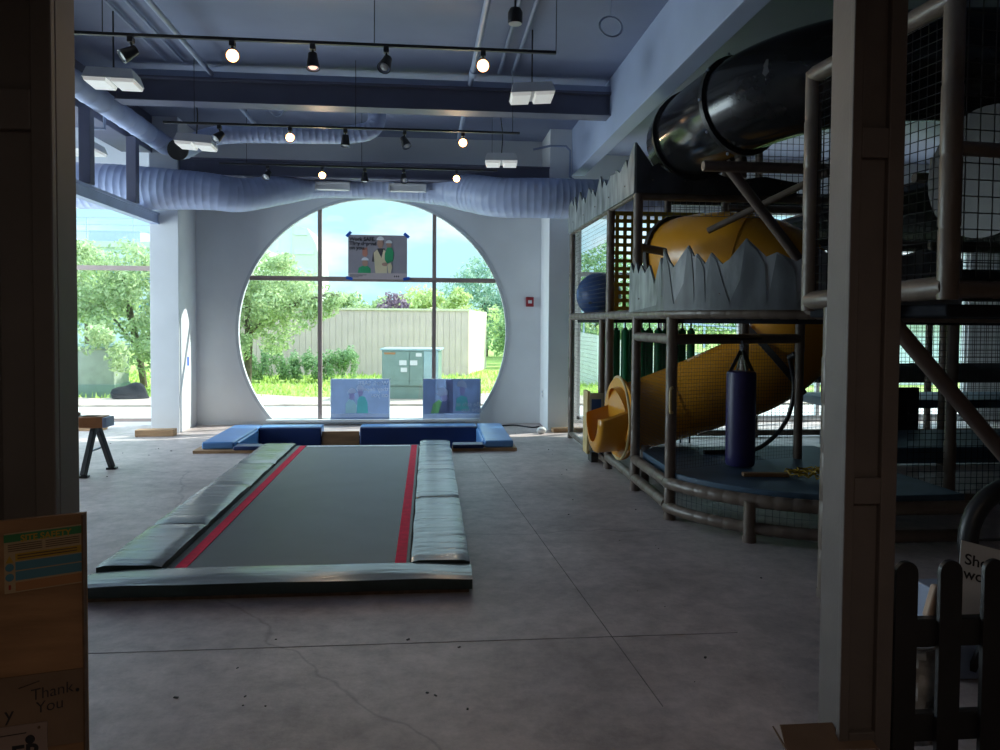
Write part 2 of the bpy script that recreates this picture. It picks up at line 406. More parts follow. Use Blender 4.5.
t.links.new(va.outputs['Vector'], vo.inputs['Vector'])
th = t.nodes.new('ShaderNodeMapRange'); th.inputs['From Min'].default_value = 0; th.inputs['From Max'].default_value = .004
th.inputs['To Min'].default_value = .7; th.inputs['To Max'].default_value = 1
t.links.new(vo.outputs['Distance'], th.inputs['Value'])
mx2 = t.nodes.new('ShaderNodeMix'); mx2.data_type = 'RGBA'; mx2.blend_type = 'MULTIPLY'; mx2.inputs['Factor'].default_value = 1
t.links.new(mx.outputs['Result'], mx2.inputs['A']); t.links.new(th.outputs['Result'], mx2.inputs['B'])
bc = t.nodes.new('ShaderNodeVectorMath'); bc.operation = 'SCALE'; bc.inputs['Scale'].default_value = 1.95
t.links.new(mx2.outputs['Result'], bc.inputs[0]); t.links.new(bc.outputs['Vector'], b.inputs['Base Color'])
# fine saw-cut joints
for nm, a, c in (('trim_1', (-6,3.72), (1.6,3.70)), ('trim_2', (0.62,8.9), (0.98,3.0))):
    struct(nm, MB().bar((a[0],a[1],.0008), (c[0],c[1],.0008), .005, .0012), M['joint'], smooth=False)

CX, CZ, CR = -0.835, 1.43, 2.09
def flatY(y): return lambda u, v, w: (u, y+w, v)
hole = []
a0 = math.asin((.05-CZ)/CR)
hole = arc(CX, CZ, CR, a0, pi-a0, 72)
mb = MB(); mb.prism([[(-3.88,0),(2.36,0),(2.36,ZC),(-3.88,ZC)], hole], flatY(YW), .07)
mb.box(XL, -3.88, YW, YW+.16, 3.42, ZC); mb.box(XL, -3.88, YW, YW+.16, 0, .05)
mb.box(2.36, XR, YW, YW+.16, 3.42, ZC); mb.box(2.36, XR, YW, YW+.16, 0, .05)
mb.box(9.0, XR, YW, YW+.16, .05, 3.42)
struct('wall_back', mb, M['wall'], smooth=False)
mb = MB(); mb.box(XL-.16, XL, -3.2, 6.9, 0, ZC); mb.box(XL-.16, XL, 6.9, YW+.16, 3.3, ZC); mb.box(XL-.16, XL, 6.9, YW+.16, 0, .3)
mb.box(XL-.16, XL, 6.9, 7.3, .3, 3.3); mb.box(XL-.16, XL, 11.2, YW+.16, .3, 3.3)
struct('wall_left', mb, M['wall'], smooth=False)
struct('wall_right', MB().box(XR, XR+.16, -3.2, YW+.16, 0, ZC), M['dim'], smooth=False)
struct('wall_front', MB().box(XL-.16, XR+.16, -3.4, -3.2, 0, ZC), M['darkcol'], smooth=False)
struct('ceiling', MB().box(XL-.16, XR+.16, 2.5, YW+.3, ZC, ZC+.2), M['blue'], smooth=False)
struct('lobby_ceiling', MB().box(XL-.16, XR+.16, -3.4, 2.5, 3.0, 3.2), M['darkcol'], smooth=False)
struct('header_wall', MB().box(XL, XR, 2.40, 2.5, 3.0, ZC), M['blue'], smooth=False)
# lobby partition: panelled pier and the wall beside it
mb = MB(); mb.box(XL, -1.135, 2.43, 2.56, 0, 3.0)
mb.box(-1.195, -1.135, 2.40, 2.43, 0, 3.0); mb.box(-1.50, -1.30, 2.40, 2.43, 0, 3.0)
for z0, z1 in ((0,.25),(2.17,2.29),(2.8,3.0)): mb.box(-1.30, -1.195, 2.40, 2.43, z0, z1)
mb.box(-1.315, -1.30, 2.392, 2.405, 0, 3.0)
struct('wall_pier', mb, M['darkcol'], smooth=False, bevel=.004)
# grey panelled column
mb = MB(); mb.box(1.415, 1.585, 2.425, 2.56, 0, 3.0)
mb.box(1.405, 1.44, 2.40, 2.425, 0, 3.0); mb.box(1.535, 1.592, 2.40, 2.425, 0, 3.0)
for z0, z1 in ((0,.2),(.99,1.08),(2.16,2.26),(2.9,3.0)): mb.box(1.44, 1.535, 2.40, 2.425, z0, z1)
struct('lobby_column', mb, M['greycol'], smooth=False, bevel=.004)

# columns against the back wall
struct('wall_column', MB().box(-3.89, -3.50, YC, YW, 0, ZC), M['wall'], smooth=False, bevel=.006)
struct('wall_column', MB().box(1.76, 2.12, YC, YW, 0, ZC), M['wall'], smooth=False, bevel=.006)
# beams
def ibeam(mb, a, b, z0, z1, w, fl=.025):      # horizontal I-section along X at plan line a-b
    (x0, y0), (x1, y1) = a, b
    mb.box(x0, x1, y0-.02+w/2, y0+.02+w/2, z0+fl, z1-fl); mb.box(x0, x1, y0, y0+w, z0, z0+fl); mb.box(x0, x1, y0, y0+w, z1-fl, z1)
mb = MB(); mb.box(-3.4, 2.08, 8.62, 8.72, 4.0, 4.225); mb.box(-3.4, 2.08, 8.55, 8.80, 4.225, 4.25); mb.box(-3.4, 2.08, 8.56, 8.80, 3.985, 4.0); mb.cur = 1; mb.box(-3.4, 2.08, 8.60, 8.78, 4.25, 4.33)  # pale top plate paints in the lit strip seen above the beam
struct('ceiling_beam', mb, [M['beam'], M['soffit']], smooth=False)
mb = MB(); mb.box(-3.49, 1.755, 10.98, 11.08, 3.66, 3.85); mb.box(-3.49, 1.755, 10.92, 11.12, 3.85, 3.87); mb.box(-3.49, 1.755, 10.90, 11.12, 3.63, 3.66)
struct('ceiling_beam', mb, M['beam'], smooth=False)
struct('ceiling_beam', MB().box(2.08, 2.26, 2.5, 10.94, 3.75, ZC), M['soffit'], smooth=False, bevel=.008)
mb = MB(); mb.box(-4.25, -3.84, 2.56, 10.94, 3.92, ZC)
struct('ceiling_beam', mb, M['beam'], smooth=False, bevel=.006)
mb = MB(); mb.box(-3.86, -3.75, 2.56, 10.94, 3.06, 3.09); mb.box(-3.86, -3.75, 2.56, 10.94, 2.93, 2.955); mb.box(-3.83, -3.77, 2.56, 10.94, 2.955, 3.06)
struct('ceiling_beam', mb, M['duct'], smooth=False)
for y in (8.75, 10.05): struct('beam_column', MB().box(-3.83, -3.71, y-.06, y+.06, 3.09, 3.92), M['beam'], smooth=False, bevel=.004)
struct('ceiling_slab', MB().box(2.26, XR, 2.5, YW, 4.25, ZC), M['blue'], smooth=False)
# pit lining
mb = MB(); mb.box(PX0-.03, PX0, PY0, PY1, -.6, -.001); mb.box(PX1, PX1+.03, PY0, PY1, -.6, -.001); mb.box(PX0, PX1, PY0-.03, PY0, -.6, -.001); mb.box(PX0, PX1, PY1, PY1+.03, -.6, -.001); mb.box(PX0-.03, PX1+.03, PY0-.03, PY1+.03, -.65, -.6)
struct('floor_pit', mb, M['plyedge'], smooth=False)

# ------------------------------------------------------------------ windows
w1 = thing('window_1', None, None, (CX, YW, 0)); w1['kind'] = 'structure'
mb = MB(); rin = CR-.045
outer = [(CX+CR*cos(a), CZ+CR*sin(a)) for a in [a0+(pi-2*a0)*i/72 for i in range(73)]]
ai = math.asin((.085-CZ)/rin)
inner = [(CX+rin*cos(a), CZ+rin*sin(a)) for a in [ai+(pi-2*ai)*i/72 for i in range(73)]]
mb.prism([outer, inner], flatY(YW-.012), .08); mb.build('window_frame', M['whitemull'], w1, smooth=False)
def chordz(x): return CZ+sqrt(max(0, rin*rin-(x-CX)**2))
for x in (-1.665, .085):
    MB().box(x-.03, x+.03, YW+.0, YW+.06, .08, chordz(x)+.01).build('mullion', M['bronze'], w1, smooth=False)
zt = 2.245; hw = sqrt(rin*rin-(zt-CZ)**2)
MB().box(CX-hw, CX+hw, YW-.004, YW+.06, zt-.035, zt+.035).build('transom', M['bronze'], w1, smooth=False)
MB().box(CX-1.62, CX+1.62, YW-.14, YW+.07, .05, .085).build('window_sill', M['whitemull'], w1, smooth=False)
MB().prism([inner], flatY(YW+.028), .006).build('pane', M['glass'], w1, smooth=False)
def bay(name, x0, x1, z0, z1, y, muls, trs, col):
    w = thing(name, None, None, ((x0+x1)/2, y, z0)); w['kind'] = 'structure'
    mb = MB(); mb.box(x0, x1, y, y+.09, z0, z0+.05); mb.box(x0, x1, y, y+.09, z1-.05, z1); mb.box(x0, x0+.05, y, y+.09, z0, z1); mb.box(x1-.05, x1, y, y+.09, z0, z1)
    mb.build('window_frame', col, w, smooth=False)
    for x in muls: MB().box(x-.03, x+.03, y+.01, y+.085, z0+.05, z1-.05).build('mullion', col, w, smooth=False)
    for z in trs: MB().box(x0+.05, x1-.05, y+.005, y+.09, z-.035, z+.035).build('transom', col, w, smooth=False)
    MB().box(x0+.04, x1-.04, y+.045, y+.051, z0+.04, z1-.04).build('pane', M['glass'], w, smooth=False)
bay('window_2', XL+.1, -3.9, .05, 3.42, YW+.03, (-5.6,), (2.37,), M['bronze'])
bay('window_3', 2.36, 9.0, .05, 3.42, YW+.03, (3.72,5.05,6.4,7.7), (2.37,), M['whitemull'])
for nm, y0, y1 in (('window_4', 7.3, 11.2),):
    w = thing(nm, None, None, (XL, (y0+y1)/2, .3)); w['kind'] = 'structure'
    mb = MB(); x = XL-.12
    for a, c in ((y0, y0+.06), (y1-.06, y1), ((y0+y1)/2-.03, (y0+y1)/2+.03)): mb.box(x, x+.08, a, c, .3, 3.3)
    for a, c in ((.3,.36), (3.24,3.3)): mb.box(x, x+.08, y0, y1, a, c)
    mb.build('window_frame', M['bronze'], w, smooth=False)
    MB().box(x+.035, x+.041, y0+.03, y1-.03, .33, 3.27).build('pane', M['glass'], w, smooth=False)

# ================================================================== trampoline
tr = thing('trampoline', 'long black trampoline with red edge stripes and grey vinyl pads', 'trampoline', (-0.86, 7.0, 0))
TX0, TX1, TY0, TY1, TZ = -1.985, .265, 4.36, 9.32, .115
mb = MB(); mb.box(TX0+.02, TX1-.02, TY0+.03, TY1, 0.0, .05)
mb.build('base_frame', M['plyedge'], tr, smooth=False)
MB().box(-1.60, -.115, 4.64, TY1-.02, .05, .075).build('bed', M['bed'], tr, smooth=False)
tag(MB().box(-1.545, -1.475, 4.67, TY1-.06, .0755, .079).build('edge_stripe', M['red'], tr, smooth=False), 'red webbing stripe')
tag(MB().box(-.205, -.135, 4.67, TY1-.06, .0755, .079).build('edge_stripe', M['red'], tr, smooth=False), 'red webbing stripe')
tag(MB().box(-1.46, -.22, TY1-.13, TY1-.06, .0755, .0785).build('end_strip', M['webwhite'], tr, smooth=False), 'white webbing strip')
def pad_mesh(x0, x1, y0, y1, z0, z1, seed, mitre=None):
    rg = random.Random(seed); nx, ny = 8, max(4, int((y1-y0)/.07)); mb = MB(); top = []
    ph = [rg.uniform(0, 6) for _ in range(6)]
    for j in range(ny+1):
        row = []
        for i in range(nx+1):
            u, v = i/nx, j/ny; x, y = x0+(x1-x0)*u, y0+(y1-y0)*v
            e = min(u, 1-u)*nx; g = min(v, 1-v)*ny
            z = z1 - .012*max(0, 1-e) - .010*max(0, 1-g) + .0016*sin(13*y+3*x+ph[0]) + .0014*sin(31*y-5*x+ph[1]) + .001*sin(7*x+17*y+ph[2])
            row.append((x+.003*sin(9*y+ph[3]), y+.004*sin(15*x+ph[4]), z))
        top.append(row)
    base = len(mb.v)
    for r in top: mb.v += r
    for j in range(ny):
        for i in range(nx): mb.face((base+j*(nx+1)+i, base+j*(nx+1)+i+1, base+(j+1)*(nx+1)+i+1, base+(j+1)*(nx+1)+i))
    rim = [j for j in range(nx+1)] + [(j+1)*(nx+1)+nx for j in range(ny)] + [ny*(nx+1)+nx-1-i for i in range(nx)] + [(ny-1-j)*(nx+1) for j in range(ny-1)]
    b2 = len(mb.v)
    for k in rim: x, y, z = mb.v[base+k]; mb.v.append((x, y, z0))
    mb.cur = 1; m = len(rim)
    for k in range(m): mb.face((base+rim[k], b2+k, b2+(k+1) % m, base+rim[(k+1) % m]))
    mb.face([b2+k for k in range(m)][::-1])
    return mb
ys = [4.67, 5.62, 6.95, 8.02, TY1]
for i in range(4):
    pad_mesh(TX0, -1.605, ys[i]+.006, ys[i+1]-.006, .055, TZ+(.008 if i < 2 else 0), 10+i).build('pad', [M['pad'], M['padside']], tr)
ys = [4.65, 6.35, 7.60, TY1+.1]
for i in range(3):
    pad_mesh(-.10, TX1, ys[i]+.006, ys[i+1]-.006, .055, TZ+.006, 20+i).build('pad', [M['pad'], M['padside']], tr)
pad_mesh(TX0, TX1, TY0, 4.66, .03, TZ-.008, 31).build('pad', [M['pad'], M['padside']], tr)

# ================================================================== padded rim of the sunken pit
pr = thing('pit_surround', 'blue vinyl padded rim around the sunken pit below the round window', 'foam pit', (-.84, 10.0, 0))
for b in ((-2.80, -2.341, 9.22, 10.9), (.701, 1.10, 9.22, 10.9), (-2.34, -2.02, 9.22, PY0), (.30, .70, 9.22, PY0)):
    tag(MB().box(*b, .0, .035).build('base_board', M['wood'], pr, smooth=False), 'raw wood base board')
def slab(name, x0, x1, y0, y1, z0, z1, m): return MB().box(x0, x1, y0, y1, z0, z1).build(name, m, pr, bevel=.02, seg=3)
slab('rim_pad', -2.72, -2.34, 9.30, 10.86, .036, .125, M['bluepad'])
slab('rim_pad', .70, 1.06, 9.26, 10.86, .036, .125, M['bluepad'])
slab('rim_pad', -2.33, -1.48, PY1+.01, 10.86, .001, .125, M['bluepad'])
slab('rim_pad', -.95, .69, PY1+.01, 10.86, .001, .125, M['bluepad'])
slab('rim_pad', -2.33, -2.02, 9.20, PY0, .036, .085, M['navy'])
slab('rim_pad', .30, .69, 9.20, PY0, .036, .085, M['navy'])
slab('wall_lining', -2.33, -1.48, PY1-.05, PY1+.008, -.55, .118, M['navy'])
slab('wall_lining', -.95, .69, PY1-.05, PY1+.008, -.55, .118, M['navy'])
tag(MB().box(-1.47, -.96, PY1-.03, PY1-.001, -.55, .06).build('wall_board', M['ply'], pr, smooth=False), 'bare plywood where one lining panel is missing')
slab('wall_lining', PX0+.002, PX0+.045, PY0+.02, PY1-.06, -.55, .10, M['bluepad'])
slab('wall_lining', PX1-.045, PX1-.002, PY0+.02, PY1-.06, -.55, .10, M['bluepad'])
slab('floor_mat', PX0+.05, PX1-.05, PY0+.03, PY1-.06, -.598, -.50, M['navy'])

# ================================================================== ceiling services
def ribbed(pts, radii, step=.09, rib=.0025, n=26):
    P = smooth_path(pts, 14); L = [0]
    for i in range(1, len(P)): L.append(L[-1]+(P[i]-P[i-1]).length)
    R = []
    for l in L:
        u = l/L[-1]*(len(radii)-1); i = min(int(u), len(radii)-2); R.append(radii[i]+(radii[i+1]-radii[i])*(u-i))
    out, rr = [], []; s = 0
    def at(s):
        for i in range(1, len(L)):
            if L[i] >= s or i == len(L)-1:
                k = (s-L[i-1])/(L[i]-L[i-1]) if L[i] > L[i-1] else 0
                return P[i-1].lerp(P[i], k), R[i-1]+(R[i]-R[i-1])*k
    while s < L[-1]:
        for d, e in ((0,0), (step-.022,0), (step-.014,rib), (step-.006,rib)):
            if s+d < L[-1]: p, q = at(s+d); out.append(p); rr.append(q+e)
        s += step
    return MB().tube(out, rr, n)
d = thing('air_duct', 'big pale blue spiral duct running over the round window with two registers', 'duct', (-.8, 11.2, 3.4))
ribbed([(-6.8,10.58,3.40),(-4.6,10.58,3.38),(-3.1,10.58,3.35),(-2.6,10.74,3.33),(-2.1,11.08,3.48),(-1.6,11.38,3.62),(-.8,11.42,3.65),(.1,11.38,3.62),(.55,11.1,3.50),(1.0,10.75,3.38),(1.5,10.60,3.36),(2.2,10.60,3.36),(3.4,10.60,3.36)],
       [.31,.31,.31,.30,.26,.22,.20,.22,.26,.28,.28,.28,.28]).build('pipe', M['duct'], d, ang=.9)
for x0, x1 in ((-1.62,-1.16), (-.57,-.06)):
    mb = MB(); mb.box(x0, x1, 11.10, 11.22, 3.50, 3.60); mb.box(x0-.02, x1+.02, 11.085, 11.10, 3.585, 3.61); mb.box(x0-.02, x0, 11.085, 11.10, 3.48, 3.61); mb.box(x1, x1+.02, 11.085, 11.10, 3.48, 3.61)
    tag(mb.build('register', M['wall'], d, smooth=False, bevel=.003), 'whitish rectangular air register')
d = thing('air_duct', 'thin pale blue spiral duct along the beam above the side bay', 'duct', (-3.6, 7, 4.0))
ribbed([(-3.62,3.0,4.02),(-3.62,7,4.02),(-3.62,11.0,4.0)], [.125,.125,.125], step=.34, rib=.006, n=18).build('pipe', M['duct'], d, ang=.9)
d = thing('air_duct', 'slender blue duct with an open round end behind the first beam', 'duct', (-2, 9.9, 4.1))
mb = ribbed([(-2.95,9.25,3.61),(-2.94,9.5,3.68),(-2.78,9.85,3.90),(-2.4,9.95,3.98),(-1.5,9.95,4.0),(-1.0,9.95,4.02),(-.72,9.95,4.12),(-.66,9.95,4.43)], [.115]*8, step=.08, rib=.003, n=20)
mb.build('pipe', M['duct'], d, ang=.9)
MB().lathe([(.085,0),(.12,.0),(.12,.03),(.085,.03)], (-2.95,9.22,3.60), (0.0,1,.2), 24).build('collar', M['black'], d)

def track(y, z, x0, x1, label, drops):
    t = thing('lighting_track', label, 'light track', ((x0+x1)/2, y, z), 'black lighting tracks')
    MB().box(x0, x1, y-.014, y+.014, z-.011, z+.011).build('bar', M['black'], t, smooth=False)
    for x in drops: MB().cyl((x, y, z+.016), (x, y, ZC-.001), .0035, n=8).build('drop_rod', M['black'], t)
    return t
track(5.85, 3.70, -3.2, .98, 'longest black lighting track, in front of the first cross beam', (-2.4,-.42,.98))
track(8.36, 3.70, -2.82, 1.0, 'black lighting track hanging just before the cross beam with the wire coil behind', (-2.5,-.8,.92))
track(10.25, 3.66, -2.75, .92, 'shortest black lighting track close to the round window wall', (-2.4,-.9,.85))
def spot(x, y, z, aim, lit, label):
    o = thing('track_spotlight', label, 'spotlight', (x, y, z), 'black track spotlights')
    MB().box(x-.02, x+.02, y-.03, y+.03, z-.055, z-.016).build('adapter', M['black'], o, smooth=False, bevel=.004)
    a = Vector(aim).normalized(); c = Vector((x, y, z-.125))
    MB().cyl((x, y, z-.05), c-a*.02, .009, n=8).build('arm', M['black'], o)
    MB().lathe([(.02,-.05),(.034,-.045),(.038,-.01),(.046,.03),(.052,.075),(.047,.075),(.04,.035),(.0,.03)], c, a, 20).build('lamp_head', M['black'], o)
    b_ = MB().lathe([(.0,.040),(.028,.046),(.034,.058),(.026,.070),(.0,.076)], c, a, 18).build('bulb', M['bulb'] if lit == 1 else M['dimbulb'] if lit == 2 else M['white'], o)
    MB().lathe([(.018,.036),(.044,.070),(.046,.070),(.02,.034)], c, a, 20).build('reflector', M['reflector'] if lit == 1 else M['conduit'], b_)
    if lit == 1:
        l = bpy.data.lights.new('spot_beam', 'SPOT'); l.energy = 14; l.color = (1,.72,.45); l.spot_size = radians(75); l.spot_blend = .6; l.shadow_soft_size = .035
        b = bpy.data.objects.new('spot_beam', l); COL.objects.link(b); b.parent = o; b.location = c+a*.08-o.location; b.rotation_euler = a.to_track_quat('-Z','Y').to_euler()
    return o
CAMD = lambda x, y, z: (0-x, 0-y, 1.9-z)
for x, aim, lit, lb in ((-2.20,(-.6,-.3,-.5),0,'unlit black spotlight tilted aside, first on the longest track'), (-1.47,CAMD(-1.47,5.85,3.6),1,'glowing spotlight between a tilted and an upright unlit one on the longest track'),
                        (-.88,(.05,-.15,-1),2,'faintly glowing spotlight pointing straight down on the longest track'), (-.33,(-.2,-.5,-.7),0,'unlit black spotlight in the middle of the longest track, turned to the window wall'),
                        (.41,CAMD(.41,5.85,3.6),1,'glowing spotlight toward the slide end of the longest track')):
    spot(x, 5.85, 3.70, aim, lit, lb)
for x, aim, lit, lb in ((-2.24,(-.4,-.5,-.6),0,'unlit spotlight at the side-bay end of the middle track'), (-1.50,CAMD(-1.50,8.36,3.6),1,'glowing spotlight just after the tilted unlit one on the middle track'),
                        (-.91,(0,-.1,-1),0,'unlit black spotlight pointing down at the centre of the middle track'), (-.27,(.3,-.3,-.7),0,'unlit spotlight next to the glowing one at the middle track slide end'),
                        (.37,CAMD(.37,8.36,3.6),1,'glowing spotlight at the slide end of the middle track')):
    spot(x, 8.36, 3.70, aim, lit, lb)
for x, aim, lit, lb in ((-2.13,(-.2,-.6,-.6),0,'unlit spotlight first on the track by the window wall'), (-1.42,CAMD(-1.42,10.25,3.5),1,'glowing spotlight over the first round-window mullion'),
                        (-.86,(0,-.1,-1),0,'unlit spotlight pointing down above the taped poster'), (-.34,(.1,-.6,-.6),0,'unlit spotlight turned outward above the second duct register'),
                        (.37,CAMD(.37,10.25,3.5),1,'glowing spotlight over the second round-window mullion')):
    spot(x, 10.25, 3.66, aim, lit, lb)

def boxlight(x, y, z, w, dpt, label, rz=0, tilt=0):
    o = thing('pendant_light', label, 'pendant light', (x, y, z), 'white box lights hung from the ceiling')
    R = Matrix.Rotation(rz, 4, 'Z') @ Matrix.Rotation(tilt, 4, 'Y')
    T = lambda p: tuple(Vector((x, y, z)) + R @ Vector(p))
    a, b, h = w/2, dpt/2, .10
    mb = MB(); P = lambda s, t, zz: [(-a*s,-b*t,zz),(a*s,-b*t,zz),(a*s,b*t,zz),(-a*s,b*t,zz)]
    mb.hexa([T(p) for p in P(1,1,0)+P(.86,.8,h)]); mb.build('housing', M['white'], o, smooth=False, bevel=.006)
    mb = MB()
    for s in (-1, 1): mb.hexa([T(p) for p in [(s*a*.52-a*.4,-b*.9,-.03),(s*a*.52+a*.4,-b*.9,-.03),(s*a*.52+a*.4,b*.9,-.03),(s*a*.52-a*.4,b*.9,-.03),(s*a*.52-a*.44,-b*.96,.002),(s*a*.52+a*.44,-b*.96,.002),(s*a*.52+a*.44,b*.96,.002),(s*a*.52-a*.44,b*.96,.002)]])
    mb.build('diffuser', M['diff'], o, smooth=False)
    mb = MB(); mb.tube(smooth_path([(x,y,z+h-.01),(x+.015,y,z+h+.25),(x-.012,y,z+.6),(x,y,ZC)], 5) if ZC-z > .7 else [(x,y,z+h-.01),(x,y,ZC)], .008, 6); mb.build('hanging_cable', M['black'], o)
    return o
boxlight(-2.90, 7.3, 3.78, .45, .32, 'white box light hung before the first beam beside the thin duct', rz=.06)
boxlight(.99, 7.3, 3.79, .43, .34, 'white box light hung before the first beam at the slide side', rz=-.05, tilt=-.06)
boxlight(-2.67, 9.0, 3.61, .42, .34, 'white box light beside the open end of the slender duct', rz=.05, tilt=.05)
boxlight(.93, 9.75, 3.66, .42, .34, 'white box light behind the first beam at the slide side', rz=-.1)
boxlight(-2.2, 5.5, 3.985, .36, .3, 'white box light at the top edge nearest the camera')
boxlight(-4.58, 10.6, 3.84, .42, .4, 'white box light under the side bay ceiling behind the posts')
# round ceiling speaker
o = thing('ceiling_speaker', 'small round black can with a white underside hanging between conduits', 'speaker', (.63, 5.5, 3.8))
MB().lathe([(.0,.10),(.04,.10),(.055,.07),(.055,0),(.05,-.01)], (.63,5.6,3.82), (0,0,1), 20).build('housing', M['black'], o)
MB().lathe([(.0,-.012),(.049,-.012),(.049,-.004),(.0,-.004)], (.63,5.6,3.82), (0,0,1), 20).build('diffuser', M['white'], o)
MB().cyl((.63,5.6,3.92), (.63,5.6,ZC), .008, n=8).build('hanging_rod', M['black'], o)
# hanging ring
o = thing('hanging_ring', 'thin grey ring hanging on a wire near the big soffit beam', 'ring', (1.42,5.95,3.9))
c = (1.40, 5.8, 3.90)
MB().tube([(c[0]+.088*cos(a), c[1]+.03*sin(a), c[2]+.088*sin(a)) for a in [2*pi*i/32 for i in range(32)]], .008, 8, closed=True).build('hoop', M['conduit'], o)
MB().cyl((c[0],c[1],c[2]+.088), (c[0],c[1],ZC), .003, n=6).build('wire', M['conduit'], o)
# pipes
def pipe(name, pts, r, m, label, cat, couple=()):
    o = thing(name, label, cat, pts[0])
    MB().tube(pts, r, 12).build('tube', m, o)
    for p, q in couple: MB().cyl(p, q, r*1.5, n=12).build('coupling', m, o)
    return o
pipe('sprinkler_pipe', [(-2.35,2.6,4.30),(-2.40,11.3,4.30)], .027, M['pipe'], 'grey sprinkler pipe running to the window wall above the middle track', 'pipe', [((-2.35,5.6,4.30),(-2.35,5.75,4.30)), ((-2.38,9.0,4.30),(-2.38,9.15,4.30))])
pipe('sprinkler_pipe', [(.52,2.6,4.29),(.43,11.3,4.29)], .030, M['pipe'], 'grey sprinkler pipe passing over the glowing lamps at the slide side', 'pipe', [((.49,5.9,4.29),(.49,6.05,4.29)), ((.47,8.1,4.29),(.47,8.25,4.29))])
pipe('conduit_pipe', [(-2.84,2.6,4.40),(-2.84,8.5,4.40)], .014, M['conduit'], 'thin conduit over the box light, the outer of two', 'conduit')
pipe('conduit_pipe', [(-2.66,2.6,4.40),(-2.66,8.5,4.40)], .016, M['conduit'], 'thin conduit inside its twin over the box light', 'conduit')
pipe('conduit_pipe', [(.78,2.6,4.40),(.78,8.5,4.40)], .020, M['conduit'], 'thin conduit beside the round ceiling can', 'conduit')
pipe('conduit_pipe', [(.93,2.6,4.40),(.93,8.5,4.40)], .018, M['conduit'], 'thin conduit over the box light at the slide side', 'conduit')
pipe('conduit_pipe', [(1.5,10.86,4.10),(1.75,10.86,4.16),(1.98,10.86,4.16),(2.04,10.86,4.10),(2.04,10.86,3.72),(2.10,10.86,3.68),(2.3,10.86,3.68)], .016, M['conduit'], 'bent conduit going round the end of the soffit beam', 'conduit')
pipe('conduit_pipe', [(-3.74,9.15,4.06),(-3.74,9.15,3.80),(-3.86,9.15,3.80)], .018, M['conduit'], 'short elbow conduit under the thin duct', 'conduit')
o = thing('wire_coil', 'loop of grey wire hanging under the ceiling above the glowing middle lamps', 'wire', (-1.75, 8.9, 4.2))
MB().tube([(-1.75+.10*cos(a), 8.95+.02*sin(3*a), 4.08+.12*sin(a)) for a in [2*pi*i/30 for i in range(30)]], .010, 6, closed=True).build('loop', M['conduit'], o)
MB().cyl((-1.75,8.95,4.2), (-1.75,8.95,ZC), .004, n=6).build('wire', M['conduit'], o)

# ================================================================== wall and floor small things
o = thing('fire_alarm', 'small red fire alarm pull station on the wall beside the round window', 'fire alarm', (1.585, YW, 1.92))
MB().box(1.525, 1.645, YW-.045, YW-.001, 1.845, 1.995).build('housing', mat('alarm_red', (.32,.02,.03), .4), o, bevel=.006)
MB().box(1.555, 1.615, YW-.055, YW-.045, 1.895, 1.945).build('pull_bar', M['white'], o, bevel=.003)
o = thing('wall_outlet', 'pale wall outlet low on the column side by the play structure', 'outlet', (1.78, 11.4, .5))
MB().box(1.747, 1.759, 11.38, 11.45, .44, .56).build('cover', M['white'], o, bevel=.002)
mb = MB(); mb.box(1.744, 1.747, 11.40, 11.43, .515, .54); mb.box(1.744, 1.747, 11.40, 11.43, .46, .485); mb.build('socket', M['conduit'], o, smooth=False)
tag(MB().box(-3.4998, -3.497, 11.30, 11.37, .93, 1.06).build('tape_strip', M['tape'], smooth=False), 'strip of blue tape on the sunlit side of the window column', 'tape')
def plank(x0, x1, y0, y1, z1, label, rz=0):
    c = ((x0+x1)/2, (y0+y1)/2, 0); o = MB().obox((c[0],c[1],z1/2), (x1-x0, y1-y0, z1), (0,0,rz)).build('wood_plank', M['wood'], bevel=.004)
    return tag(o, label, 'plank', 'loose lumber on the floor')
plank(-3.98, -3.48, 10.60, 10.78, .09, 'short brown plank lying at the foot of the window column', .04)
plank(-5.9, -4.65, 11.2, 11.4, .07, 'long plank on the floor under the side bay window', -.03)
plank(1.8, 2.25, 10.72, 10.86, .06, 'offcut of lumber at the foot of the column by the play structure', .1)
# sawhorse
o = thing('sawhorse', 'black folding sawhorse with an orange bracket and a wooden top', 'sawhorse', (-3.5, 8.1, 0))
sx = -3.42
tag(MB().obox((-3.93, 8.08, .555), (1.1,.16,.09)).build('top_beam', M['black'], o, bevel=.01), 'black top beam')
tag(MB().box(-3.55, -3.315, 7.985, 8.175, .485, .60).build('bracket', mat('saw_orange', (.42,.16,.05), .5), o, bevel=.008), 'orange brown bracket')
tag(MB().box(-3.315, -3.275, 7.98, 8.18, .49, .592).build('end_cap', M['conduit'], o, bevel=.006), 'grey end cap')
MB().box(-4.4, -3.6, 8.0, 8.16, .60, .63).build('top_board', M['ply'], o, smooth=False)
for bx, by in ((-3.46, 7.88), (-3.36, 8.32)):
    MB().bar((-3.42, 8.08+(by-8.08)*.15, .50), (bx, by, .02), .055, .05).build('leg', M['black'], o, bevel=.006)
    MB().box(bx-.05, bx+.05, by-.035, by+.035, 0, .022).build('foot', M['black'], o, bevel=.004)
for bx, by in ((-4.36, 7.88), (-4.36, 8.32)):
    MB().bar((-4.36, 8.08+(by-8.08)*.15, .50), (bx, by, .0), .055, .05).build('leg', M['black'], o, bevel=.006)
MB().bar((-3.43, 7.98, .25), (-3.43, 8.2, .25), .02, .015).build('spreader', M['conduit'], o, smooth=False)
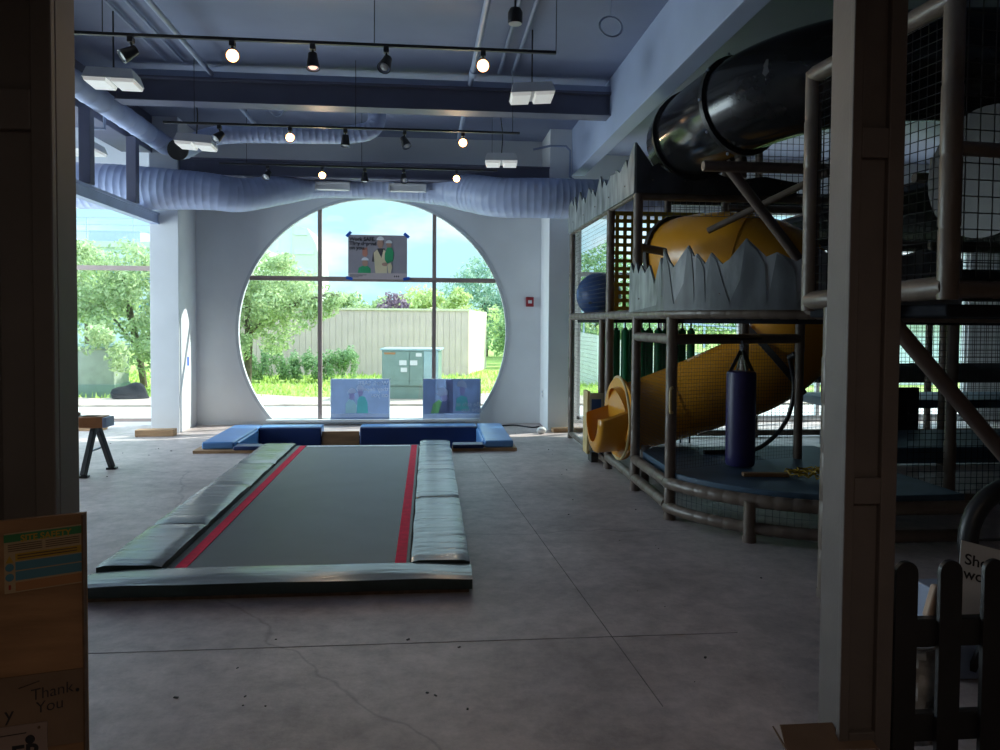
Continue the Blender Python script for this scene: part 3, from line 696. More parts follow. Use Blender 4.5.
# cable along the wall base, litter
o = MB().tube(smooth_path([(1.0,11.3,.012),(1.3,11.45,.012),(1.55,11.2,.012),(1.68,11.25,.012),(1.66,10.9,.012)], 8), .011, 8).build('floor_cable', M['black']); tag(o, 'dark cable lying along the wall foot beside the pit', 'cable')
o = MB().ball((1.62, 10.62, .05), .055, 14, (1.3,1,.9)).build('crumpled_rag', M['white']); tag(o, 'crumpled pale rag on the floor at the foot of the column', 'rag')
rg = random.Random(4); mb = MB()
for k in range(170):
    x, y = rg.uniform(-4.5, 3.0), rg.uniform(2.9, 10.8)
    if -2.9 < x < 1.15 and y > 4.2: continue
    if x > 1.8 and y > 4.6: continue
    s = rg.uniform(.003, .011); mb.obox((x, y, s*.3), (s*rg.uniform(1,2.5), s, s*.6), (0,0,rg.uniform(0,3)))
tag(mb.build('floor_debris', M['dim'], smooth=False), 'small dark crumbs of debris scattered over the concrete floor', 'debris', kind='stuff')

# ------------------------------------------------------------------ posters
def ell(cx, cz, rx, rz, n=20, a0=0, a1=2*pi): return [(cx+rx*cos(a0+(a1-a0)*i/n), cz+rz*sin(a0+(a1-a0)*i/n)) for i in range(n if a1-a0 > 6 else n+1)]
def prints(parent, name, shapes, y, P):
    """flat printed shapes: list of (material key, polygon in 0..1 poster coordinates)"""
    mb = MB(); keys = []; 
    for k, (key, poly) in enumerate(shapes):
        if key not in keys: keys.append(key)
        mb.cur = keys.index(key); yy = y-.0006*(k+1)
        q = [P(u, v) for u, v in poly]
        mb.prism([q], flatY(yy), .0004)
    return mb.build(name, [M[k] for k in keys], parent, smooth=False, fix=False)
p = thing('poster', 'grey printed poster of people in white hard hats taped up inside the round window', 'poster', (-.78, YW-.02, 2.25))
x0, x1, z0, z1, y = -1.235, -.335, 2.245, 2.925, YW-.012
P = lambda u, v: (x0+(x1-x0)*u, z1-(z1-z0)*v)
MB().box(x0, x1, y, y+.003, z0, z1).build('sheet', M['grey'], p, smooth=False)
sh = [('band', [(0,.86),(1,.86),(1,1),(0,1)]),
      ('gshirt', [(.16,.86),(.18,.74),(.24,.70),(.33,.70),(.38,.76),(.38,.86)]), ('skin', ell(.285,.635,.05,.075)), ('hat', ell(.285,.575,.062,.07,16,pi,2*pi)),
      ('orange', [(.24,.30),(.32,.28),(.33,.44),(.30,.50),(.24,.46)]),
      ('dark', [(.40,.60),(.42,.40),(.50,.30),(.62,.30),(.64,.45),(.62,.60),(.52,.62)]),
      ('vest', [(.43,.40),(.49,.32),(.55,.48),(.60,.32),(.65,.38),(.66,.86),(.46,.86)]), ('dark', [(.52,.32),(.60,.32),(.56,.52)]), ('skin', ell(.545,.19,.055,.105)), ('hat', ell(.545,.115,.068,.085,16,pi,2*pi)),
      ('gshirt', [(.62,.42),(.66,.28),(.74,.28),(.77,.40),(.76,.58),(.66,.64),(.62,.56)]), ('skin', ell(.69,.215,.045,.06)), ('hat', ell(.69,.18,.058,.07,16,pi,2*pi)),
      ('vest', [(.66,.66),(.72,.62),(.75,.72),(.72,.86),(.68,.86)]), ('skin', ell(.62,.66,.05,.04))]
prints(p, 'picture', sh, y, P)
lettering('lettering', 'Work SAFE.\nThey depend\non you.', .078, M['ink'], p, lambda u, v, w: (x0+.02+u, y-.011-w, z1-.03+v), bold=.002, line=.85)
mb = MB()
for k in range(3): mb.box(x0+.03, x0+.28-.06*k, y-.0022, y-.001, z0+.062-.016*k, z0+.068-.016*k)
for k in range(3): mb.box(x1-.20+.03*k, x1-.185+.03*k, y-.0022, y-.001, z0+.035, z0+.06)
mb.build('caption', M['ink'], p, smooth=False)
for (u, v, r) in ((.01,-.01,.8), (.99,.0,-.7), (.02,.985,-.25), (.99,.98,.2)):
    q = P(u, v); tag(MB().obox((q[0], y-.004, q[1]), (.10,.002,.045), (0,-r,0)).build('tape', M['tape'], p, smooth=False), 'blue masking tape')
def standing(label, x0, x1, z0, z1, shapes, text, tx, tz, size, align, ln=.95):
    y = YW-.10; p = thing('poster', label, 'poster', ((x0+x1)/2, y, z0))
    P = lambda u, v: (x0+(x1-x0)*u, z1-(z1-z0)*v)
    MB().box(x0, x1, y, y+.004, z0, z1).build('sheet', M['papertr'], p, smooth=False)
    mb = MB(); 
    for a in ((x0, x1, z1-.012, z1), (x0, x0+.012, z0, z1), (x1-.016, x1, z0, z1)): mb.box(a[0], a[1], y-.003, y-.0005, a[2], a[3])
    mb.build('border', M['t_white'], p, smooth=False)
    prints(p, 'picture', shapes, y, P)
    lettering('lettering', text, size, M['t_white'], p, lambda u, v, w: (tx+u, y-.011-w, tz+v), mirror=True, align=align, bold=.0015, line=ln)
standing('backlit poster on the window sill showing two hard-hat figures facing each other', -1.49, -.59, .088, .715,
    [('t_white', [(0,.86),(1,.86),(1,.97),(0,.97)]), ('t_grey', [(0,.95),(1,.95),(1,1),(0,1)]),
     ('t_green', [(.44,.85),(.45,.52),(.50,.42),(.58,.45),(.62,.58),(.63,.85)]), ('t_skin', ell(.50,.35,.045,.09)), ('t_hat', ell(.50,.27,.068,.12,16,pi,2*pi)),
     ('t_vest', [(.25,.85),(.25,.62),(.31,.50),(.38,.52),(.44,.65),(.43,.85)]), ('t_skin', ell(.36,.43,.05,.10)), ('t_hat', ell(.36,.36,.075,.13,16,pi,2*pi))],
    'Work SAFE\nthey depend\non you', -.615, .69, .095, 'LEFT')
standing('backlit poster on the window sill showing one worker in a lime vest and another behind', -.085, .815, .088, .715,
    [('t_grey', [(0,0),(.22,0),(.22,.88),(0,.88)]), ('t_dark', [(.40,.05),(.52,.02),(.52,.86),(.42,.86)]), ('t_grey', [(.52,0),(1,0),(1,.86),(.52,.86)]), ('t_white', [(0,.88),(1,.88),(1,1),(0,1)]),
     ('t_green', [(.56,.80),(.58,.50),(.66,.42),(.76,.46),(.80,.80)]), ('t_skin', ell(.68,.30,.05,.11)), ('t_hat', [(.58,.20),(.60,.08),(.68,.03),(.75,.12),(.76,.24),(.66,.20)]),
     ('t_dark', [(.26,.86),(.30,.60),(.40,.52),(.46,.62),(.46,.86)]), ('t_lime', [(.14,.86),(.18,.62),(.28,.52),(.33,.58),(.27,.86)]), ('t_skin', ell(.37,.46,.06,.11)), ('t_hat', [(.24,.40),(.27,.24),(.36,.20),(.43,.30),(.43,.40),(.30,.44)])],
    'Be safe at\nthe site', .80, .36, .095, 'LEFT', .9)

# ================================================================== play structure
ps = thing('play_structure', 'tall indoor play structure of tan padded posts, black nets and blue decks', 'playground', (3.5, 7.0, 0))
FX = 1.97
def post(x, y, z0, z1, r=.046, n=12):
    rg = random.Random(int(x*100+y*37)); k = max(3, int((z1-z0)/.28)); pts, rr = [], []
    for i in range(k):
        a, c = z0+(z1-z0)*i/k, z0+(z1-z0)*(i+1)/k
        pts += [(x,y,a), (x,y,a+.012), (x,y,c-.012)]; q = r*rg.uniform(.96, 1.05); rr += [r*.95, q, q]
    pts.append((x,y,z1)); rr.append(r)
    o = MB().tube(pts, rr, n).build('post', M['foam'], ps, ang=1.2)
    if z0 < .02: MB().cyl((x,y,0), (x,y,.05), r*1.12, n=n).build('foot_collar', M['brace'], o)
    return o
def rail(pts, r=.046, m=None, n=12):
    P = [Vector(p) for p in pts]; out, rr = [], []
    for i in range(len(P)-1):
        L = (P[i+1]-P[i]).length; k = max(1, int(L/.22))
        for j in range(k):
            for u, q in ((0, .95), (.06, 1.02), (.92, 1.0)): out.append(P[i].lerp(P[i+1], (j+u)/k)); rr.append(r*q)
    out.append(P[-1]); rr.append(r)
    return MB().tube(out, rr, n).build('rail', m or M['foam'], ps, ang=1.2)
BCX, BCY, BR = 3.2, 6.28, 1.30
ARC = [(BCX+BR*cos(a), BCY+BR*sin(a)) for a in [radians(195+75*i/14) for i in range(15)]]   # bowed front of the bay
f1 = post(1.965, 5.92, 0, 1.70)
tag(MB().tube(smooth_path([(1.955,5.86,.88),(1.93,5.83,.90),(1.93,5.83,1.06),(1.955,5.86,1.08)],5), .012, 8).build('grab_handle', M['yellowrim'], f1), 'pale grab handle')
post(FX, 6.98, 0, 2.88); post(FX, 8.05, 0, 2.84); post(FX, 10.22, 0, 2.84, .042); post(2.02, 8.62, 0, 1.66, .04); post(2.12, 7.15, 0, .40, .04)
post(2.35, 5.26, 0, .30, .045); post(3.32, 6.45, .39, 1.66, .04); post(2.86, 6.58, .39, 1.66, .042); post(2.33, 4.15, 0, 1.70, .05)
for y in (6.2, 8.1, 10.2):
    for x in (4.6, 5.9, 7.2, 8.6): post(x, y, 0, 4.0, .05, 10)
post(3.3, 8.15, 1.7, 3.6, .05); post(3.3, 10.2, 0, 4.0, .05); post(2.95, 6.98, 2.85, 3.2, .045)
rail([(FX,10.22,1.68),(FX,6.98,1.68)]); rail([(FX,6.98,1.68),(1.95,5.95,1.68)]+[(x,y,1.68) for x, y in ARC]+[(3.9,4.98,1.68)])
rail([(FX,6.98,1.47),(FX,5.95,1.47)], .042); rail([(1.98,5.92,1.47),(2.86,6.3,1.47),(3.32,6.45,1.47)], .042)
rail([(FX,10.22,2.84),(FX,6.98,2.84)], .036); rail([(FX,6.98,2.80),(4.6,6.98,2.80)], .04)
rail([(FX,10.22,.06),(FX,8.05,.06)], .03); rail([(FX,8.05,.12),(FX,6.98,.12),(1.95,5.95,.12)]); rail([(FX,6.98,.30),(1.95,5.95,.30)])
rail([(1.95,5.93,.30)]+[(x,y,.30) for x, y in ARC]+[(3.9,4.98,.30)], .05); rail([(1.95,5.93,.10)]+[(x,y,.10) for x, y in ARC]+[(3.9,4.98,.10)], .046)
rail([(FX,6.98,2.32),(2.3,7.2,2.30)], .04)
for y in (6.2, 8.1, 10.2):
    for z in (.06, 1.72, 2.88): rail([(3.3 if y > 7 else 4.2, y, z), (8.6, y, z)], .045, n=8)
for x in (4.6, 7.2):
    for z in (1.75, 2.92): rail([(x,6.2,z),(x,10.2,z)], .045, n=8)
# overhanging tier by the column
A, B = (2.28, 4.32), (2.43, 3.32)
post(A[0], A[1], 1.68, 3.10, .048); post(B[0], B[1], 1.72, 3.4, .047); post(4.1, 3.5, 1.7, 3.3, .05); post(4.1, 4.6, 0, 3.3, .05)
rail([(A[0],A[1],1.74),(B[0],B[1],1.78)], .055); rail([(A[0],A[1],3.08),(B[0],B[1],3.12)], .05); rail([(B[0],B[1],1.77),(4.1,3.5,1.77)], .042); rail([(B[0],B[1],2.43),(4.1,3.5,2.43)], .035)
rail([(A[0],A[1],1.70),(3.2,4.96,1.68)], .045); rail([(2.33,4.15,1.66),(4.1,4.6,1.66)], .045)
MB().tube([(2.30,3.66,1.70),(2.97,3.88,1.13),(4.3,4.32,0.0)], .043, 12).build('brace', M['brace'], ps)
MB().tube([(2.46,6.1,2.94),(3.0,6.2,2.36),(3.55,6.25,1.72)], .045, 10).build('brace', M['brace'], ps)
MB().tube([(2.55,6.7,2.45),(3.3,6.0,2.86)], .03, 10).build('brace', M['foam'], ps)
rail([(2.25,6.05,2.90),(3.4,6.05,2.90)], .045, M['brace']); post(2.68, 6.3, 2.86, 3.1, .05)
# decks
def plate(poly, z0, z1, name, m): return MB().prism([poly], lambda u, v, w: (u, v, z0+w), z1-z0).build(name, m, ps, bevel=.012)
plate([(2.03,6.93),(2.02,5.95)]+[(BCX+(BR-.03)*cos(a), BCY+(BR-.03)*sin(a)) for a in [radians(195+75*i/14) for i in range(15)]]+[(3.85,5.02),(3.85,7.15),(2.2,7.15)], .30, .385, 'platform_pad', M['deck'])
plate([(2.03,6.1),(2.03,5.98)]+[(BCX+(BR-.06)*cos(a), BCY+(BR-.06)*sin(a)) for a in [radians(195+75*i/14) for i in range(15)]]+[(3.85,5.05),(3.85,6.1)], 1.60, 1.655, 'upper_deck', M['deckdk'])
plate([(2.03,8.25),(8.6,8.25),(8.6,10.15),(2.03,10.15)], 1.60, 1.66, 'upper_deck', M['deckdk'])
plate([(4.3,6.1),(8.6,6.1),(8.6,8.25),(4.3,8.25)], 1.60, 1.66, 'upper_deck', M['deckdk'])
plate([(4.3,6.1),(8.6,6.1),(8.6,10.15),(4.3,10.15)], 2.80, 2.86, 'upper_deck', M['deckdk'])
plate([(A[0],A[1]),(B[0]+.02,B[1]+.03),(4.1,3.5),(4.1,4.6)], 1.64, 1.70, 'upper_deck', M['deckdk'])
plate([(4.15,6.5),(8.5,6.5),(8.5,7.6),(4.15,7.6)], .32, .47, 'platform_pad', M['deck'])
plate([(4.7,8.3),(8.5,8.3),(8.5,9.3),(4.7,9.3)], .62, .72, 'platform_pad', M['deck'])
for z0, z1 in ((3.26,3.46),(2.66,2.84),(1.95,2.42),(.76,1.04)):
    for x0, x1 in ((3.35,5.85),(5.95,8.55)): MB().box(x0, x1, 10.29, 10.33, z0, z1).build('padded_board', M['dim'], ps, bevel=.01)
for x0, x1, z0, z1 in ((4.65,5.85,.06,1.6),(7.25,8.5,.5,1.6)): MB().box(x0+.2, x1-.2, 8.14, 8.18, z0, z1*.55).build('padded_board', M['dim'], ps, bevel=.01)
# nets
def pnet(path, z0, z1, m='net', du=.05, dv=.05, r=.0024): return net(MB(), path, z0, z1, du, dv, r).build('net_panel', M[m], ps, smooth=False, fix=False)
pnet([(FX,10.18),(FX,8.09)], 1.74, 2.80, 'greynet', .05, .05, .002); pnet([(FX,10.18),(FX,8.66)], .1, 1.62, 'greynet', .05, .05, .0018)
pnet([(FX,6.94),(FX-.01,5.98)], .42, 1.44, 'net', .03, .03, .0013); pnet([(2.0,5.94),(2.84,6.32),(3.30,6.46)], .40, 1.44, 'net', .03, .03, .0013)
pnet([(1.99,6.0)]+ARC[1:], .13, .27, 'greynet', .05, .05, .0018)
pnet([A, B], 1.80, 3.06, 'net', .05, .05, .003); pnet([B, (4.05,3.49)], 1.82, 3.3, 'net', .075, .075, .0035)
pnet([(2.0,6.96),(3.3,6.96)], 2.62, 2.78, 'greynet', .06, .06, .003)
pnet([(3.34,10.2),(8.6,10.2)], .1, 1.68, 'net', .06, .06, .0035); pnet([(3.34,10.22),(8.6,10.22)], 1.75, 3.4, 'net', .07, .07, .004)
pnet([(4.2,6.2),(8.6,6.2)], .08, 1.66, 'net', .055, .055, .0032); pnet([(4.3,8.1),(8.6,8.1)], 1.75, 2.8, 'net', .07, .07, .004)
pnet([(3.35,8.12),(4.55,8.12)], 2.9, 3.9, 'net', .07, .07, .004)

# ------------------------------------------------------------------ mountain cut-outs
def mountain(name, label, path, z0, prof, m, th=.02, s0=0.0):
    o = thing(name, label, 'cutout' if label else None, (path[0][0], path[0][1], z0), 'jagged mountain cut-outs')
    P = [Vector((p[0], p[1])) for p in path]; L = [0]
    for i in range(1, len(P)): L.append(L[-1]+(P[i]-P[i-1]).length)
    T = L[-1]
    def at(s):
        for i in range(1, len(L)):
            if L[i] >= s-1e-9: k = (s-L[i-1])/(L[i]-L[i-1]); return P[i-1].lerp(P[i], k), (P[i]-P[i-1]).normalized()
        return P[-1], (P[-1]-P[-2]).normalized()
    ss = sorted(set([round(T*k/90, 4) for k in range(91)] + [round(p[0]*T, 4) for p in prof]))
    def top(u):
        for (a, za), (b, zb) in zip(prof, prof[1:]):
            if a <= u <= b: return za+(zb-za)*((u-a)/(b-a) if b > a else 0)
        return prof[-1][1]
    mb = MB(); n = len(ss)
    for s in ss:
        p, d = at(s); nn = Vector((-d.y, d.x)); z = top(s/T)
        for q in (p+nn*th/2, p-nn*th/2): mb.v += [(q.x, q.y, z0), (q.x, q.y, z)]
    for i in range(n-1):
        a, b = 4*i, 4*i+4
        mb.face((a, b, b+1, a+1)); mb.face((a+2, a+3, b+3, b+2)); mb.face((a+1, b+1, b+3, a+3)); mb.face((a, a+2, b+2, b))
    mb.face((0,1,3,2)); e = 4*(n-1); mb.face((e, e+2, e+3, e+1))
    mb.build('board', M[m], o, ang=.5)
    # painted facets: raised flat slopes on the outer side of each peak
    mb = MB(); 
    for (a, za), (b, zb), (c, zc) in zip(prof, prof[1:], prof[2:]):
        if zb > za and zb > zc and zb-z0 > .2:
            w = (c-b)*.7; pts = [(b+.0005, zb-.015), (b+w, zb-(zb-max(zc,z0))*.75-.01), (b+w*.25, z0+(zb-z0)*.35)]
            q = []
            for u, z in pts:
                p, d = at(min(1, u)*T); nn = Vector((-d.y, d.x)); p = p-nn*(th/2+.001) if m != 'x' else p; q.append((p.x, p.y, z))
            k = len(mb.v); mb.v += q; mb.face((k, k+1, k+2))
    if False: mb.build('painted_slope', M['mountdk'], o, smooth=False, fix=False)
    for k in range(5):
        p, d = at(T*(k+.5)/5); nn = Vector((-d.y, d.x)); q = p-nn*(th/2+.002); MB().ball((q.x, q.y, z0+.12), .008, 8).build('bolt', M['brace'], o)
    return o
rg = random.Random(11)
def spikes(n, z0, lo, hi, seed):
    rg = random.Random(seed); out = [(0, rg.uniform(lo, hi))]
    u = 0
    for k in range(n):
        w = 1/n; out += [(u+w*rg.uniform(.3,.45), rg.uniform(lo+(hi-lo)*.55, hi)), (u+w*.62, rg.uniform(lo+(hi-lo)*.2, lo+(hi-lo)*.5)), (u+w*rg.uniform(.7,.8), rg.uniform(lo+(hi-lo)*.5, hi*.98+lo*.02)), (u+w, rg.uniform(lo, lo+(hi-lo)*.35))]; u += w
    out[-1] = (1.0, out[-1][1]); return out
pf = spikes(6, 2.83, 3.03, 3.27, 5); pf[-1] = (1.0, 3.29); pf[-2] = (.955, 3.22); pf[-3] = (.92, 3.10)
mountain('mountain_cutout', 'grey spiky mountain cut-out along the upper edge of the play structure side', [(1.925,10.25),(1.925,6.93)], 2.82, pf, 'mount')
mountain('mountain_cutout', 'dark mountain cut-out under the black tube slide', [(1.93,6.925),(3.5,6.925)], 2.82, [(0,3.29),(.06,3.16),(.10,3.07),(.13,3.10),(.19,3.02),(.3,2.98),(.42,3.06),(.6,2.96),(.8,3.0),(1,2.95)], 'mountdk')
low = [(1.915,7.02),(1.915,6.0)] + [(BCX+(BR+.06)*cos(a), BCY+(BR+.06)*sin(a)) for a in [radians(196+74*i/14) for i in range(15)]] + [(3.7,4.92)]
Zs = 1.70
pf = [(0,2.08),(.012,2.17),(.04,2.06),(.065,2.16),(.09,2.05),(.115,2.12),(.15,2.04),(.19,2.10),(.235,1.93),(.255,2.02),(.285,2.14),(.30,2.08),(.33,2.20),(.352,2.09),(.368,2.04),(.415,2.20),(.432,2.11),(.44,2.13),(.462,2.05),(.478,2.13),(.505,2.04),(.52,2.07),(.558,2.22),(.60,2.08),(.622,2.11),(.66,2.04),(.70,2.13),(.74,2.06),(.80,2.20),(.86,2.07),(.92,2.13),(1,2.06)]
mo = mountain('mountain_cutout', 'light grey curved mountain cut-out in front of the yellow tube', low, Zs, pf, 'mount')
# darker painted ridges lying on the face: each falls away on the slope behind its peak
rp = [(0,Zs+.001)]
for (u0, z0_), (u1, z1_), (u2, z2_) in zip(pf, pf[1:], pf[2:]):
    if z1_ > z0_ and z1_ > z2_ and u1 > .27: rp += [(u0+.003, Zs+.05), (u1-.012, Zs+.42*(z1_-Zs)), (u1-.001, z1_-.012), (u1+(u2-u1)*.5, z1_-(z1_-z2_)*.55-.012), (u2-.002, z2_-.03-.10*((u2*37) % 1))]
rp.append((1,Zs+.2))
RG = low2 = [(1.915-.014,7.02),(1.915-.014,6.0)] + [(BCX+(BR+.074)*cos(a), BCY+(BR+.074)*sin(a)) for a in [radians(196+74*i/14) for i in range(15)]] + [(3.7,4.906)]
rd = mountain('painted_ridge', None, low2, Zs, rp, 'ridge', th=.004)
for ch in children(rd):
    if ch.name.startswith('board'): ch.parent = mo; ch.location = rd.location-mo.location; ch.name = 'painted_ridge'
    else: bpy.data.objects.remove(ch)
bpy.data.objects.remove(rd)

# ------------------------------------------------------------------ slides and toys
ys_ = thing('tube_slide', 'yellow plastic tube slide looping down to a scoop exit', 'slide', (2.5, 7.3, 0))
Pth = smooth_path([(2.70,7.95,2.31),(2.82,7.62,2.32),(3.05,7.28,2.29),(3.38,7.05,2.15),(3.57,6.98,1.80),(3.50,7.0,1.42),(3.22,7.1,1.14),(2.85,7.25,.95),(2.5,7.4,.79),(2.15,7.5,.66),(1.95,7.5,.61)], 9)
n = len(Pth); R = [.42 if i < n*.45 else .42-(.09*(i-n*.45)/(n*.55)) for i in range(n)]
iu = int(n*.56)
MB().tube(Pth[:iu+1], R[:iu+1], 30, caps=False).build('upper_tube', M['yellow'], ys_, ang=1.2)
MB().tube(Pth[iu:], R[iu:], 30, caps=False).build('lower_tube', M['yellow'], ys_, ang=1.2)
def flange(par, i, m, P, R, grow=.035, w=.022):
    d = (P[min(i+1, len(P)-1)]-P[max(0, i-1)]).normalized(); r = R[i]
    return MB().lathe([(r-.005,-w),(r+grow,-w),(r+grow,w),(r-.005,w)], P[i], d, 32).build('flange', m, par)
for i, m in ((0,'dim'), (int(n*.22),'yellow'), (iu,'dim'), (int(n*.78),'yellow')): flange(ys_, i, M[m], Pth, R, .035 if m == 'dim' else .008, .03 if m == 'dim' else .006)
# scoop exit
c = Vector((1.95,7.5,.62)); mb = MB()
mb.lathe([(.31,-.012),(.42,-.012),(.42,.012),(.31,.012)], c, (-1,-.12,0), 36); tag(mb.build('exit_flange', M['yellow'], ys_), None)
mb = MB(); ring = []; rows = []
for j in range(9):
    s = j/8; x = 1.95-.29*sin(s*pi/2); rad = .34+.03*s; lift = .30*max(0, s-.55)**2/.2; row = []
    for k in range(21):
        a = radians(180+180*k/20); row.append((x, 7.48+rad*(1-lift*.8)*cos(a), .63+(rad*(1-lift))*sin(a)+.10*(1-s)**2*abs(cos(a))))
    rows.append(row)
base = 0
for row in rows: mb.v += row
inner = len(mb.v)
for row in rows: mb.v += [(p[0], 7.48+(p[1]-7.48)*.93, p[2]+.02) for p in row]
for j in range(8):
    for k in range(20):
        mb.face((j*21+k, (j+1)*21+k, (j+1)*21+k+1, j*21+k+1)); mb.face((inner+j*21+k, inner+j*21+k+1, inner+(j+1)*21+k+1, inner+(j+1)*21+k))
for k in range(20): mb.face((8*21+k, inner+8*21+k, inner+8*21+k+1, 8*21+k+1))
for j in range(8):
    for k in (0, 20): mb.face((j*21+k, inner+j*21+k, inner+(j+1)*21+k, (j+1)*21+k))
mb.build('scoop', M['yellow'], ys_)
tag(MB().tube([(1.945-.01*abs(sin(a)), 7.5+.42*cos(a), .63+.42*sin(a)) for a in [2*pi*i/40 for i in range(40)]], .014, 8, closed=True).build('rim', M['yellowrim'], ys_), 'pale worn rim')
MB().bar((3.05,7.3,.62), (3.2,7.5,.0), .06, .06).build('support_leg', M['dim'], ys_, smooth=False)

bs = thing('tube_slide', 'glossy black tube slide curving high under the soffit beam', 'slide', (2.6, 6, 3.3))
Bp = smooth_path([(4.5,5.2,3.52),(3.7,5.3,3.52),(3.12,5.45,3.50),(2.76,5.78,3.46),(2.56,6.25,3.41),(2.50,6.8,3.38),(2.50,7.2,3.36)], 8); BRd = [.395]*len(Bp)
k1 = int(len(Bp)*.62)
MB().tube(Bp[:k1+1], BRd[:k1+1], 32, caps=False).build('bend', M['blackp'], bs, ang=1.2)
MB().tube(Bp[k1:], BRd[k1:], 32).build('straight_section', M['blackp'], bs, ang=.9)
for i in (k1, int(len(Bp)*.86), int(len(Bp)*.3)): flange(bs, i, M['black'], Bp, BRd, .03, .02)
tag(MB().ball((2.63,5.52,3.48), .20, 24, (.75,.55,1.0)).build('bubble_window', mat('smoky_clear', (.10,.10,.105), .06), bs), 'smoky clear oval window')
for i in range(0, 10):
    a = 2*pi*i/10; d = (Bp[k1+1]-Bp[k1-1]).normalized(); s = d.cross(Vector((0,0,1))).normalized(); MB().ball(Bp[k1]+(s*cos(a)+Vector((0,0,1))*sin(a))*.43, .014, 6).build('bolt', M['conduit'], bs)
ct = thing('crawl_tube', 'black crawl tube mouth bulging through the net of the overhanging tier', 'tube', (3.3, 3.9, 2.4))
MB().tube([(2.98,3.78,2.42),(3.5,3.9,2.42),(4.2,4.05,2.42)], .30, 28, caps=False).build('shell', M['blackp'], ct)
MB().lathe([(.28,-.03),(.35,-.03),(.35,.03),(.28,.03)], (2.98,3.78,2.42), (1,.23,0), 32).build('flange', M['black'], ct)

o = thing('blue_ball', 'big dark blue ball on the upper deck by the window net', 'ball', (2.26, 9.85, 1.66))
mb = MB(); prof = [(.30*sin(pi*i/40)*(1+.006*(i % 2)), .305-.30*cos(pi*i/40)) for i in range(41)]
mb.lathe(prof, (2.26,9.85,1.662), (0,0,1), 32).build('shell', M['ballblue'], o, ang=1.5)
MB().cyl((2.10,9.62,1.86), (2.08,9.59,1.855), .018, n=12).build('valve', M['black'], o)

o = thing('strap_net', 'yellow woven strap lattice behind the padded post over the blue ball deck', 'net', (2.4, 8.2, 1.7))
mb = MB(); x = 2.06; k = 0
while x < 3.2: mb.box(x, x+.042, 8.20, 8.205, 1.72, 2.80); x += .088
z = 1.74
while z < 2.8: mb.box(2.03, 3.24, 8.194, 8.199, z, z+.042); z += .088
mb.build('webbing', M['strap'], o, smooth=False)
for z in (2.79, 1.70): MB().box(2.02, 3.26, 8.19, 8.21, z, z+.03).build('border', M['strap'], o, smooth=False)

nums = 'first second third fourth fifth sixth seventh eighth ninth tenth eleventh'.split()
g0 = None
for i in range(11):
    x = 2.36+.112*i; y = 9.70+(.03 if i % 2 else 0)
    lb = 'green foam roller, %s counted from the window column side' % nums[i]
    if not g0:
        g0 = thing('foam_roller', lb, 'roller', (x, y, 0), 'green foam rollers')
        MB().lathe([(.0,.10),(.049,.10),(.054,.12),(.054,.8),(.053,1.49),(.044,1.51),(.0,1.51)], (x, y, 0), (0,0,1), 16).build('foam', M['green'], g0)
        MB().cyl((x,y,.0), (x,y,1.6), .011, n=8).build('rod', M['black'], g0)
        MB().cyl((x,y,1.51), (x,y,1.535), .03, n=12).build('cap', M['black'], g0)
    else: dup(g0, (x, y, 0), .3*i, lb)

o = thing('punching_bag', 'dark purple punching bag hung by straps over the curved platform', 'punching bag', (2.60, 6.22, .39))
bx, by = 2.64, 6.12
MB().lathe([(.0,.40),(.11,.40),(.12,.415),(.122,.5),(.122,1.17),(.118,1.19),(.105,1.2),(.0,1.2)], (bx,by,0), (0,0,1), 28).build('bag', M['purple'], o)
for q in (-1, 1):
    MB().bar((bx+.10*q, by, 1.19), (bx+.01*q, by, 1.37), .03, .006, up=(0,1,0)).build('strap', M['black'], o, smooth=False)
    MB().bar((bx, by+.10*q, 1.19), (bx, by+.01*q, 1.37), .006, .03, up=(0,1,0)).build('strap', M['black'], o, smooth=False)
mb = MB()
for k in range(3): mb.tube([(bx+(.012*cos(a) if k % 2 else 0), by+(0 if k % 2 else .012*cos(a)), 1.385+.026*k+.018*sin(a)) for a in [2*pi*i/12 for i in range(12)]], .004, 6, closed=True)
mb.build('chain', M['conduit'], o)
MB().tube([(bx-.13,by,1.47),(bx+.2,by+.06,1.475)], .012, 8).build('hook_bar', M['black'], o)

o = thing('rules_board', 'narrow yellow framed play rules board by the slide exit', 'sign', (1.83, 8.45, 0))
tag(MB().box(1.80, 1.84, 8.38, 8.60, .10, .82).build('board', M['yellowrim'], o, bevel=.01), None)
MB().box(1.83, 1.99, 8.372, 8.38, .14, .80).build('face', mat('board_cream', (.55,.52,.38), .5), o, smooth=False)
mb = MB(); mb.box(1.85, 1.96, 8.366, 8.371, .55, .73); tag(mb.build('picture', M['ballblue'], o, smooth=False), 'dark blue picture')
mb = MB(); mb.prism([[(1.85,.16),(1.97,.16),(1.97,.42),(1.90,.30)]], flatY(8.366), .005); tag(mb.build('stripe', M['green'], o, smooth=False), 'green corner')
MB().box(1.86, 1.94, 8.40, 8.58, 0, .12).build('stand', M['dim'], o, smooth=False)
o = thing('black_hose', 'black bent hose hanging beside the punching bag down to the platform', 'hose', (3.25, 6.7, .5))
MB().tube(smooth_path([(3.30,6.60,1.30),(3.36,6.62,1.0),(3.30,6.66,.68),(3.08,6.72,.44),(2.78,6.74,.405),(2.55,6.72,.405)], 8), .020, 10).build('tube', M['black'], o)
MB().cyl((3.30,6.60,1.29), (3.32,6.52,1.33), .028, n=12).build('coupling', M['black'], o)
tag(MB().obox((2.68,5.72,.40), (.36,.06,.03), (0,0,-.12)).build('wood_stick', M['ply'], bevel=.004), 'short brown stick lying on the blue curved platform', 'stick')
mb = MB(); rg = random.Random(8)
